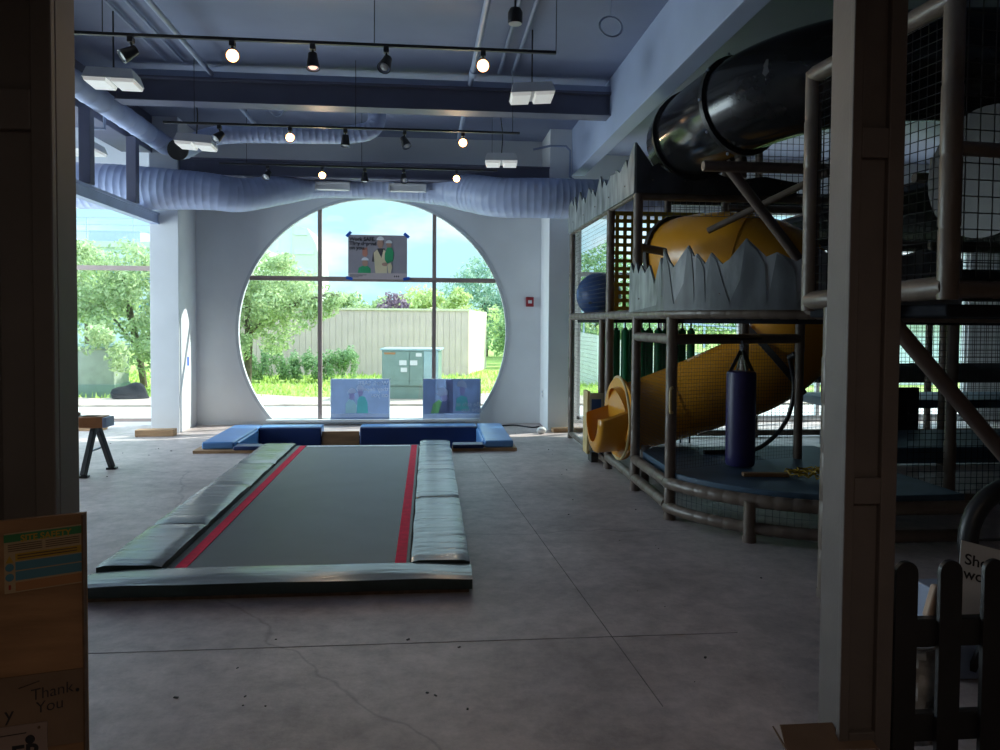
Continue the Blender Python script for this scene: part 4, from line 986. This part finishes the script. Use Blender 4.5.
for k in range(16): 
    a = (2.92+rg.uniform(-.08,.22), 5.62+rg.uniform(-.10,.10)); r = rg.uniform(.03,.06)
    mb.tube([(a[0]+r*cos(t)*1.3, a[1]+r*sin(t), .392+.03*abs(sin(t*1.5+k))+.004*k) for t in [2*pi*i/9 for i in range(9)]], .006, 4, closed=True)
tag(mb.build('crumpled_tape', M['strap']), 'crumpled yellow tape lying on the blue curved platform', 'tape')

# ================================================================== lobby objects close to the camera
bd = thing('plywood_board', 'brown plywood board leaning at the panelled pier, carrying a safety sign', 'board', (-1.2, 2.2, 0))
yb = lambda x: 2.20+(x+.978)*.10            # the board is turned a little: its near edge is away from the pier
def onb(x, z, d=0): return (x, yb(x)-d, z)
BZ = 1.052
mb = MB(); x0, x1 = -1.75, -.966
zt = lambda x: BZ+(x+.978)*.07
mb.hexa([onb(x0,0), onb(x1,0), onb(x1,0,-.018), onb(x0,0,-.018), onb(x0,zt(x0)), onb(x1,zt(x1)), onb(x1,zt(x1),-.018), onb(x0,zt(x0),-.018)])
mb.build('sheet', M['ply'], bd, smooth=False)
mb = MB(); mb.hexa([(x1+.0005,2.183,0),(x1+.005,2.183,0),(x1+.005,2.202,0),(x1+.0005,2.202,0),(x1+.0005,2.183,BZ),(x1+.005,2.183,BZ),(x1+.005,2.202,BZ),(x1+.0005,2.202,BZ)])
tag(mb.build('edge_strip', M['plyedge'], bd, smooth=False), 'dark edge')
sg = thing('safety_sign', 'worn SITE SAFETY sign with green, yellow and blue bands on the plywood board', 'sign', (-1.06, 2.17, .94))
SL = -.0000
def S(u, v, d=.004):                          # sign coordinates 0..1 -> board
    x = -1.168+.202*u; z = 1.003+.020*u - v*(.168-.002*u); return onb(x, z, d)
def sband(name, key, u0, u1, v0, v1, d):
    mb = MB(); k = []
    mb.hexa([S(u0,v1,d-.0008), S(u1,v1,d-.0008), S(u1,v1,d), S(u0,v1,d), S(u0,v0,d-.0008), S(u1,v0,d-.0008), S(u1,v0,d), S(u0,v0,d)])
    return mb.build(name, M[key], sg, smooth=False)
sband('sheet', 's_cream', 0, 1, 0, 1, .003)
sband('header_band', 's_green', 0, 1, .02, .15, .004)
sband('warning_band', 's_yellow', .14, .97, .35, .47, .004)
sband('rule_band', 's_blue', .14, 1, .49, .63, .004); sband('rule_band', 's_blue', .14, 1, .65, .80, .004); sband('foot_band', 's_orange', .14, 1, .83, .98, .004)
PL = lambda u0, v0, s: (lambda u, v, w: S(u0+u/s, v0-v/s*1.25, .0045+w))
lettering('lettering', 'SITE SAFETY', .0265, M['s_yellow'], sg, lambda u, v, w: (lambda p: (p[0], p[1]-w, p[2]))(S(.21+u/.225, .035-v/.17, .0048)), th=.0002, bold=.0006)
mb = MB(); rg = random.Random(2)
for v in (.19,.225,.26,.295): 
    for (a, c) in ((.05,.48),(.52,.95)): mb.hexa([S(a,v+.012,.004),S(c,v+.012,.004),S(c,v+.012,.0045),S(a,v+.012,.0045),S(a,v,.004),S(c,v,.004),S(c,v,.0045),S(a,v,.0045)])
for v in (.375,.42): mb.hexa([S(.17,v+.02,.0045),S(.92,v+.02,.0045),S(.92,v+.02,.005),S(.17,v+.02,.005),S(.17,v,.0045),S(.92,v,.0045),S(.92,v,.005),S(.17,v,.005)])
mb.build('fine_print', M['plyedge'], sg, smooth=False)
mb = MB(); n0 = 0
tri = [S(.02,.49,.0048), S(.12,.49,.0048), S(.07,.37,.0048)]; k = len(mb.v); mb.v += tri; mb.face((k,k+1,k+2)); mb.build('warning_triangle', M['s_yellow'], sg, smooth=False, fix=False)
for v, key in ((.57,'s_blue'),(.735,'s_blue')):
    mb = MB(); k = 0; mb.v = [S(.07+.055*cos(a), v+.065*sin(a), .0048) for a in [2*pi*i/20 for i in range(20)]]; mb.face(range(20)); mb.build('pictogram', M[key], sg, smooth=False, fix=False)
mb = MB(); mb.v = [S(.055,.86,.0048), S(.085,.86,.0048), S(.085,.94,.0048), S(.055,.94,.0048)]; mb.face((0,1,2,3)); mb.build('pictogram', M['s_red'], sg, smooth=False, fix=False)
# thank-you cardboard
nt_ = thing('cardboard_note', 'cardboard note on the plywood reading thank you in marker', 'note', (-1.1, 2.17, .55))
def onN(x, z, d): return onb(x, z+(x+.96)*.06, d)
mb = MB(); x0, x1, z0, z1 = -1.36, -.965, .40, .612
mb.hexa([onN(x0,z0,.001), onN(x1,z0,.001), onN(x1,z0,.005), onN(x0,z0,.005), onN(x0,z1,.001), onN(x1,z1,.001), onN(x1,z1,.005), onN(x0,z1,.005)]); mb.build('sheet', M['card'], nt_, smooth=False)
lettering('lettering', 'Thank\n You', .046, M['ink'], nt_, lambda u, v, w: onN(-1.105+u*.95, .575+v+.10*u, .0055+w), th=.0003, bold=-.0003, line=.85)
lettering('lettering', 'y', .055, M['ink'], nt_, lambda u, v, w: onN(-1.172+u, .535+v, .0055+w), th=.0003)
mb = MB(); mb.bar(onN(-1.135,.578,.006), onN(-1.082,.592,.006), .003, .001); mb.build('marker_line', M['ink'], nt_, smooth=False)
MB().ball(onN(-.985,.553,.006), .005, 10).build('push_pin', M['ink'], nt_)
ws = thing('paper_sign', 'small white sign with black lettering pinned at the bottom of the plywood', 'sign', (-1.1, 2.16, .42))
mb = MB(); x0, x1, z0, z1 = -1.32, -1.063, .25, .475
mb.hexa([onN(x0,z0,.006), onN(x1,z0,.006), onN(x1,z0,.009), onN(x0,z0,.009), onN(x0,z1,.006), onN(x1,z1,.006), onN(x1,z1,.009), onN(x0,z1,.009)]); mb.build('sheet', M['cardlite'], ws, smooth=False)
lettering('lettering', 'ER', .07, M['ink'], ws, lambda u, v, w: onN(-1.155+u, .425+v, .0095+w), th=.0003, bold=.002)
mb = MB(); mb.bar(onN(-1.3,.448,.0098), onN(-1.115,.452,.0098), .004, .001); mb.build('rule_line', M['ink'], ws, smooth=False)
MB().lathe([(.0,0),(.012,0),(.012,.004),(.0,.006)], onN(-1.105,.432,.0095), (0,-1,0), 16).build('dark_knob', M['ink'], ws)
MB().ball(onN(-1.083,.462,.0095), .004, 8).build('push_pin', M['plyedge'], ws)

# picket fence
pf_ = thing('picket_fence', 'black picket fence with rounded tops beside the grey lobby column', 'fence', (1.9, 2.5, 0))
for i in range(5):
    x = 1.625+.165*i; w = .082
    poly = [(x, 0), (x+w, 0), (x+w, .735)] + [(x+w/2+w/2*cos(a), .735+.04*sin(a)) for a in [pi*k/10 for k in range(1, 10)]] + [(x, .735)]
    MB().prism([poly], lambda u, v, w_: (u, 2.44+w_, v), .02).build('picket', M['blackp'] if 0 else M['black'], pf_, bevel=.004)
for z in (.46, .12): MB().box(1.59, 2.45, 2.462, 2.50, z, z+.10).build('rail', M['black'], pf_, bevel=.004)
sh_ = thing('hand_lettered_sign', 'white hand lettered sign behind the black picket fence', 'sign', (2.4, 2.95, .1))
c0 = Vector((2.275, 2.98, .68)); ax = Vector((.95, -.20, -.23)).normalized(); dn = Vector((.04, .12, -1)).normalized(); nn = ax.cross(dn).normalized()
if nn.y > 0: nn = -nn
def onS(u, v, d): return tuple(c0+ax*u+dn*v+nn*d)
mb = MB(); mb.hexa([onS(0,.36,-.004), onS(.36,.36,-.004), onS(.36,.36,0), onS(0,.36,0), onS(0,0,-.004), onS(.36,0,-.004), onS(.36,0,0), onS(0,0,0)]); mb.build('sheet', M['paper'], sh_, smooth=False)
lettering('lettering', 'She\nwon', .068, M['ink'], sh_, lambda u, v, w: onS(.018+u, .045-v, .001+w), th=.0003, bold=.001, line=.95)
mb = MB(); mb.tube(smooth_path([onS(.14,.30,.002), onS(.10,.24,.002), onS(.16,.21,.002), onS(.20,.26,.002), onS(.15,.34,.002)], 5), .0025, 5); mb.build('drawn_scribble', M['s_blue'], sh_)
MB().bar(onS(.15,.36,-.006), (2.46, 3.15, 0), .03, .02).build('stake', M['black'], sh_, smooth=False)
o = thing('white_carton', 'pale tall carton on the floor behind the black pickets', 'carton', (2.4, 3.2, 0))
MB().box(2.36, 2.75, 3.12, 3.42, 0, .36).build('body', M['conduit'], o, bevel=.008)
MB().box(2.36, 2.75, 3.114, 3.12, .28, .295).build('tape_line', M['conduit'], o, smooth=False)
o = thing('plastic_bag', 'crinkled clear plastic bag hanging behind the picket fence', 'bag', (1.86, 2.62, .3))
rg = random.Random(6); mb = MB(); rows = []
for j in range(13):
    z = .40-.36*j/12; row = []
    for k in range(18):
        a = 2*pi*k/18; r = (.055+.02*sin(pi*j/12))*(1+.18*sin(3*a+j*1.3)+.12*sin(7*a+j*2.1)); row.append((1.835+r*cos(a)*1.05, 2.60+r*sin(a)*.7, z))
    mb.v += row
for j in range(12):
    for k in range(18): mb.face((j*18+k, (j+1)*18+k, (j+1)*18+(k+1) % 18, j*18+(k+1) % 18))
mb.face(range(12*18, 13*18))
mb.build('film', mat('crinkled_film', (.42,.41,.40), .22, var=.5, scale=9, rgb2=(.62,.6,.58), coat=.5), o, ang=.4)
MB().tube([(1.835+.05*cos(a), 2.60+.035*sin(a), .405) for a in [2*pi*i/16 for i in range(16)]], .006, 6, closed=True).build('gathered_neck', M['paper'], o)
mb = MB(); rows = [(1.775,.0),(1.80,.01),(1.81,.0)]
poly = [(1.79,.545),(1.80,.62),(1.812,.665),(1.845,.66),(1.850,.60),(1.872,.545),(1.84,.525)]
mb.prism([poly], lambda u, v, w: (u+.004*sin(40*v), 2.50+w+.008*sin(30*v+20*u), v), .035)
tag(mb.build('paper_scrap', mat('tan_paper', (.55,.40,.30), .8, var=.1), bevel=.008), 'tan crumpled paper tucked on the fence rail between pickets', 'paper')
o = thing('wheel', 'black round wheel standing in the dark behind the hand lettered sign', 'wheel', (2.72, 3.55, 0))
MB().tube([(3.12+.29*cos(a), 3.66, .47+.29*sin(a)) for a in [2*pi*i/40 for i in range(40)]], .05, 12, closed=True).build('tyre', M['black'], o)
mb = MB(); mb.cyl((3.12,3.62,.47), (3.12,3.70,.47), .05, n=16)
for k in range(6): a = pi*k/3; mb.bar((3.12,3.66,.47), (3.12+.27*cos(a),3.66,.47+.27*sin(a)), .012, .012)
mb.build('spokes', M['dim'], o)
MB().box(2.92, 3.32, 3.6, 3.72, 0, .13).build('stand', M['dim'], o, smooth=False)
# open carton at the bottom edge
o = thing('open_carton', 'open brown carton with raised flaps on the floor at the foot of the grey column', 'carton', (1.35, 2.55, 0))
def ob(p): return p
mb = MB(); X0, X1, Y0, Y1, H = 1.205, 1.53, 2.20, 2.38, .16
for b in ((X0,X0+.006,Y0,Y1),(X1-.006,X1,Y0,Y1),(X0,X1,Y0,Y0+.006),(X0,X1,Y1-.006,Y1)): mb.box(b[0],b[1],b[2],b[3],0,H)
mb.box(X0,X1,Y0,Y1,0,.006); mb.build('box', M['cardlite'], o, smooth=False)
mb = MB(); mb.hexa([(X0,Y0,H),(X0,Y1,H),(X0+.006,Y1,H),(X0+.006,Y0,H),(X0-.06,Y0+.02,H+.07),(X0-.06,Y1-.02,H+.10),(X0-.054,Y1-.02,H+.10),(X0-.054,Y0+.02,H+.07)]); tag(mb.build('flap', M['card'], o, smooth=False), 'dark raised flap')
mb = MB(); mb.hexa([(X0,Y1,H),(X1,Y1,H),(X1,Y1-.006,H),(X0,Y1-.006,H),(X0+.02,Y1+.09,H+.04),(X1-.02,Y1+.09,H+.04),(X1-.02,Y1+.084,H+.045),(X0+.02,Y1+.084,H+.045)]); mb.build('flap', M['card'], o, smooth=False)

# ================================================================== outdoors
struct('exterior_ground', MB().box(-80, 80, YW+.2, 160, -.25, -.06), M['lawn'], smooth=False)
struct('road', MB().box(-40, 40, YW+.2, 14.3, -.06, -.01), M['road'], smooth=False)
struct('kerb', MB().box(-40, 40, 14.3, 14.45, -.06, .03), M['dirt'], smooth=False)
mb = MB(); rg = random.Random(5); n = 60
up = [(-40+80*i/n, 16.3+.35*sin(i*1.7)+rg.uniform(-.25,.25)) for i in range(n+1)]
mb.prism([[(-40,14.45)] + [(40,14.45)] + up[::-1]], lambda u, v, w: (u, v, -.06+w), .065); struct('exterior_path', mb, M['dirt'], smooth=False)
# grass blades
rgn = np.random.default_rng(1); N = 9000
gx = rgn.uniform(-11, 9, N); gy = rgn.uniform(16.0, 24.5, N); gh = rgn.uniform(.05,.17,N)
ga = rgn.uniform(0, pi, N); V = np.zeros((N,3,3))
V[:,0] = np.stack([gx-.03*np.cos(ga), gy-.03*np.sin(ga), np.full(N,-.06)], 1); V[:,1] = np.stack([gx+.03*np.cos(ga), gy+.03*np.sin(ga), np.full(N,-.06)], 1)
V[:,2] = np.stack([gx+rgn.normal(size=N)*.05, gy+rgn.normal(size=N)*.05, gh-.06], 1)
me = bpy.data.meshes.new('grass'); me.from_pydata(V.reshape(-1,3).tolist(), [], np.arange(N*3).reshape(-1,3).tolist()); me.materials.append(LG); me.update()
g = bpy.data.objects.new('grass', me); COL.objects.link(g); tag(g, 'bright sunlit grass on the verge before the fence', 'grass', kind='stuff')
# fence
f = thing('board_fence', 'taupe vertical board fence with a sunlit cream side return beyond the road', 'fence', (-2, 23, 0))
mb = MB(); x = -8.0
while x < 1.15: mb.box(x, x+.172, 23.0, 23.03, -.05, 1.93); x += .18
mb.box(-8, 1.2, 23.03, 23.05, 0, 1.9)
mb.build('board_panel', M['fence'], f, smooth=False)
MB().box(-8.05, 1.24, 22.97, 23.07, 1.93, 1.99).build('cap_rail', M['fencel'], f, smooth=False)
mb = MB(); y = 23.05
while y < 27: mb.box(1.20, 1.235, y, y+.172, -.05, 1.93); y += .18
mb.hexa([(1.2,23.05,-.05),(2.05,26.6,-.05),(2.05,26.64,-.05),(1.2,23.09,-.05),(1.2,23.05,1.95),(2.05,26.6,1.95),(2.05,26.64,1.95),(1.2,23.09,1.95)])
tag(mb.build('return_panel', M['fencel'], f, smooth=False), 'sunlit cream return panel')
# transformer
tf = thing('transformer_box', 'green utility transformer box with white stickers beside the road', 'utility box', (-.35, 15.8, 0))
R = Matrix.Translation((-.33,15.9,0)) @ Matrix.Rotation(radians(-6), 4, 'Z')
def tb(x0,x1,y0,y1,z0,z1): return MB().hexa([R @ Vector(p) for p in [(x0,y0,z0),(x1,y0,z0),(x1,y1,z0),(x0,y1,z0),(x0,y0,z1),(x1,y0,z1),(x1,y1,z1),(x0,y1,z1)]])
tb(-.6,.6,-.4,.4,.0,.26).build('plinth', M['trans'], tf, bevel=.01); tb(-.58,.58,-.42,.38,.26,1.0).build('cabinet', M['trans'], tf, bevel=.015)
tb(-.62,.62,-.44,.42,1.0,1.04).build('lid', M['transl'], tf, bevel=.01); tb(-.56,-.02,-.435,-.42,.29,.98).build('door', M['trans'], tf, bevel=.004); tb(0,.27,-.435,-.42,.29,.98).build('door', M['trans'], tf, bevel=.004)
tag(tb(.28,.575,-.437,-.42,.28,.99).build('side_panel', M['transl'], tf, bevel=.004), 'lighter side panel')
for a in ((-.22,-.07,.70,.80),(.0,.15,.70,.80),(-.19,-.06,.56,.65),(.12,.24,.88,.95)): tag(tb(a[0],a[1],-.441,-.4365,a[2],a[3]).build('sticker', M['paper'], tf, smooth=False), 'white sticker')
tag(tb(-.53,-.30,-.441,-.4365,.92,.96).build('sticker', M['s_orange'], tf, smooth=False), 'orange strip sticker')
# planting
def plant(name, label, cat, blobs, n, size, lm, seed, trunk=None, group=None, branches=()):
    o = thing(name, label, cat, (blobs[0][0], blobs[0][1], 0), group)
    leaves('foliage', blobs, n, size, lm, o, seed)
    if trunk: MB().tube(smooth_path([t[:3] for t in trunk], 5), [trunk[0][3]]*1 if False else .5*(trunk[0][3]+trunk[-1][3]), 10).build('trunk', M['bark'], o)
    for b in branches: MB().tube(smooth_path(b, 4), .03, 6).build('branch', M['bark'], o)
    return o
plant('hedge', 'clipped green hedge before the board fence', 'hedge', [(-4.7+.24*i, 20.6, .38+.02*(i % 3), .20, .40, .44) for i in range(12)], 7500, .045, L2, 1)
plant('leafy_tree', 'leafy tree filling the edge of the round window', 'tree', [(-4.1,18.4,2.0,.9,.9,.85),(-3.4,18.2,2.3,.8,.8,.7),(-4.6,18.4,2.7,.8,.9,.8),(-3.9,18.8,1.4,.8,.7,.6),(-2.95,18.2,1.9,.55,.6,.5),(-2.35,18.3,2.15,.4,.4,.35),(-4.9,18.6,1.7,.7,.7,.7),(-3.5,18.3,2.85,.5,.5,.35),(-4.6,18.2,.95,.6,.5,.5)], 13000, .06, L1, 2,
      trunk=[(-4.45,19.0,-.05,.12),(-4.40,18.9,.9,.10),(-4.3,18.6,2.0,.07)], branches=([(-4.4,18.8,1.2),(-3.8,18.4,1.7),(-3.0,18.2,2.1)], [(-4.4,18.8,1.4),(-4.8,18.5,2.2)], [(-3.6,18.3,1.8),(-2.5,18.2,2.2),(-2.1,18.2,2.2)]))
plant('leafy_tree', 'leafy tree in the side bay window before the pale building', 'tree', [(-7.6,18.6,2.2,.9,.9,.9),(-6.9,18.4,2.5,.8,.8,.8),(-8.3,18.8,2.0,.8,.8,.7),(-6.7,18.5,1.4,.75,.7,.7),(-7.4,18.2,1.5,.6,.6,.5),(-6.3,18.5,2.0,.6,.7,.9),(-8.0,18.3,3.0,.7,.6,.45),(-6.4,18.6,2.9,.5,.5,.5),(-5.9,18.3,1.1,.7,.6,.6),(-6.2,17.9,.7,.8,.5,.5),(-5.5,18.2,1.9,.6,.6,.8),(-8.8,18.6,2.6,.8,.7,.8),(-6.75,15.9,1.25,.5,.35,.35),(-6.3,15.95,.85,.35,.3,.35)], 15000, .062, L1, 3,
      trunk=[(-6.9,19.0,-.05,.10),(-6.95,18.8,.8,.08),(-7.1,18.6,1.9,.06)], branches=([(-6.95,18.8,.7),(-6.5,18.5,1.5),(-6.2,18.4,2.2)], [(-7.0,18.7,1.0),(-7.7,18.5,2.0)], [(-7.0,18.7,1.4),(-7.2,18.4,2.6)]))
plant('purple_shrub', 'dark purple leaved shrub showing over the fence top', 'shrub', [(-1.2,25.2,2.0,.6,.5,.62),(-1.0,25.2,1.3,.6,.5,.8),(-1.4,25.2,1.2,.5,.5,.8)], 1800, .09, L4, 4, trunk=[(-1.2,25.2,0,.06),(-1.2,25.2,1.2,.05)])
plant('hedge', 'tall green hedge past the sunlit cream fence return', 'hedge', [(2.6+.9*i, 27.2, .95, .65, .7, 1.1) for i in range(7)], 7000, .085, L2, 5)
plant('hedge', 'bright lime hedge top running behind the board fence', 'hedge', [(-1.5+1.0*i, 29.5, 1.15, .7, .6, 1.3) for i in range(9)], 6000, .085, L5, 6)
trees = [('pale yellow green bushy tree over the fence near the second mullion', -.1, 34, 1.7, 3.2, L5, 1), ('bluish green tall tree at the round window edge', 2.7, 36, 2.0, 5.2, L3, 1), ('bluish green broad tree beside the tall bluish one', 5.2, 35, 2.2, 4.3, L3, 1), ('lime green low tree between fence and bluish tree', 1.2, 33, 1.1, 3.0, L5, 1),
         ('soft green tree behind the leafy tree of the round window', -7.3, 33, 2.2, 4.8, L1, 1), ('low green tree over the fence left of the purple shrub', -4.0, 36, 1.6, 3.0, L1, 1), ('small green tree over the fence past the first mullion', -2.4, 36, 1.4, 2.7, L1, 1),
         ('tall green tree behind the side bay leafy tree', -15.5, 36, 2.3, 5.0, L1, 1), ('green tree seen through the play structure window net', 7.6, 33, 2.4, 5.0, L2, 1), ('green tree behind the upper nets of the play structure', 11.5, 34, 2.6, 5.2, L1, 1), ('dark green tree far behind the overhanging tier', 16, 34, 2.8, 5.0, L2, 1), ('green tree beyond the pale ramp', 20.5, 35, 2.8, 4.6, L3, 1)]
for k, (lb, x, y, r, h, lm, _) in enumerate(trees):
    plant('background_tree', lb.replace('left of', 'short of'), 'tree', [(x, y, h*.55, r, r*.8, h*.42), (x+r*.5, y-.2, h*.42, r*.7, r*.6, h*.36), (x-r*.5, y+.2, h*.45, r*.7, r*.6, h*.36), (x+.2, y, h*.82, r*.55, r*.5, h*.2)], 4200, .12, lm, 20+k, trunk=[(x,y,-.06,.2),(x,y,h*.5,.14)], group='trees beyond the fence')
# rock, low wall, buildings, ramp
mb = MB(); rg = random.Random(9); base = MB().ball((-5.98,15.75,.06), .34, 22, (1.0,.6,.85))
for v in base.v: k = 1+.16*sin(5*v[0]+3*v[2]*4)+.10*sin(11*v[1]+7*v[0]); mb.v.append((-5.98+(v[0]+5.98)*k, 15.75+(v[1]-15.75)*k, max(-.05, .06+(v[2]-.06)*k)))
mb.f = base.f; mb.mi = base.mi; tag(mb.build('boulder', M['stonedk'], ang=.4), 'dark boulder on the verge in the side bay window', 'rock')
o = thing('concrete_planter', 'grey green concrete planter box behind the sawhorse window', 'planter', (-8.4, 17.4, 0))
MB().box(-9.6, -6.6, 16.5, 17.3, -.05, .98).build('body', mat('planter_concrete', (.30,.34,.28), .8, var=.1), o, bevel=.02); MB().box(-9.65, -6.55, 16.45, 17.35, .98, 1.05).build('cap', M['trans'], o, bevel=.01); MB().box(-9.62, -6.58, 16.47, 17.32, -.05, .22).build('plinth', M['trans'], o, smooth=False)
b = thing('office_building', 'pale flat roofed building behind the side bay tree', 'building', (-22, 46, 0))
MB().box(-34, -10.6, 46, 56, 0, 5.8).build('walls', M['bldg'], b, smooth=False); MB().box(-34.2, -10.4, 45.8, 56, 5.8, 6.15).build('roof_edge', M['paper'], b, smooth=False)
MB().box(-20.6, -17.6, 48, 52, 6.15, 7.0).build('roof_unit', M['bldgblue'], b, smooth=False); MB().box(-26, -21.5, 48, 52, 6.15, 6.55).build('roof_unit', M['bldgblue'], b, smooth=False)
for i in range(5): MB().bar((-25+2.6*i,45.9,6.15), (-25+2.6*i,45.9,7.5), .05, .05).build('rail_post', M['bldgblue'], b, smooth=False)
for z in (6.7,7.1,7.5): MB().bar((-27,45.9,z), (-12,45.9,z), .04, .04).build('guard_rail', M['bldgblue'], b, smooth=False)
for i in range(6):
    for z in (1.2, 3.6):
        w = MB().box(-26.2+2.2*i, -24.6+2.2*i, 45.9, 46.02, z, z+1.6).build('window', M['winblue'], b, smooth=False)
        mb = MB(); x = -26.2+2.2*i
        for q in range(5): mb.box(x+.38*q, x+.38*q+.06, 45.86, 45.9, z, z+1.6)
        for q in range(4): mb.box(x, x+1.6, 45.86, 45.9, z+.5*q, z+.5*q+.06)
        mb.build('pane_grid', M['paper'], w, smooth=False)
b = thing('tower_block', 'hazy white tower block far off beyond the leafy tree', 'building', (-14, 80, 0))
MB().prism([[(-14.2,0),(-11.2,0),(-11.2,6.8),(-11.7,9.6),(-12.6,11.2),(-14.2,11.7)]], flatY(80), 6).build('walls', M['paper'], b, smooth=False)
MB().prism([[(-15.6,0),(-14.2,0),(-14.2,11.6),(-15.0,11.4),(-15.6,10.6)]], flatY(80.2), 6).build('side_wing', M['bldg'], b, smooth=False)
for z in (4.5, 6.5, 8.5, 10.5): MB().box(-13.9, -12.6 if z > 9 else -12.0, 79.93, 80, z, z+.5).build('window_band', M['bldg'], b, smooth=False)
o = thing('concrete_ramp', 'white sloping concrete ramp wall outside the play structure window', 'ramp', (6, 20, 0))
MB().prism([[(4.0,-.05),(14,-.05),(14,.4),(9.0,.55),(5.6,1.05),(4.0,1.35)]], flatY(19.5), .4).build('wall', M['ramp'], o, smooth=False)
MB().bar((4.0,19.6,1.9), (10,19.6,1.3), .05, .05).build('handrail', M['bldgblue'], o, smooth=False)
for i in range(6): MB().bar((4.1+1.1*i,19.6,1.2-.09*i), (4.1+1.1*i,19.6,1.88-.1*i), .04, .04).build('rail_post', M['bldgblue'], o, smooth=False)
b = thing('shelter_roof_building', 'low bluish shelter behind the ramp outside the play structure window', 'building', (18, 25, 0))
MB().box(12.6, 25, 24, 27, -.05, 1.75).build('walls', M['bldg'], b, smooth=False); MB().box(12.2, 25.5, 23.5, 27.5, 1.75, 2.05).build('canopy', M['bldgblue'], b, smooth=False)
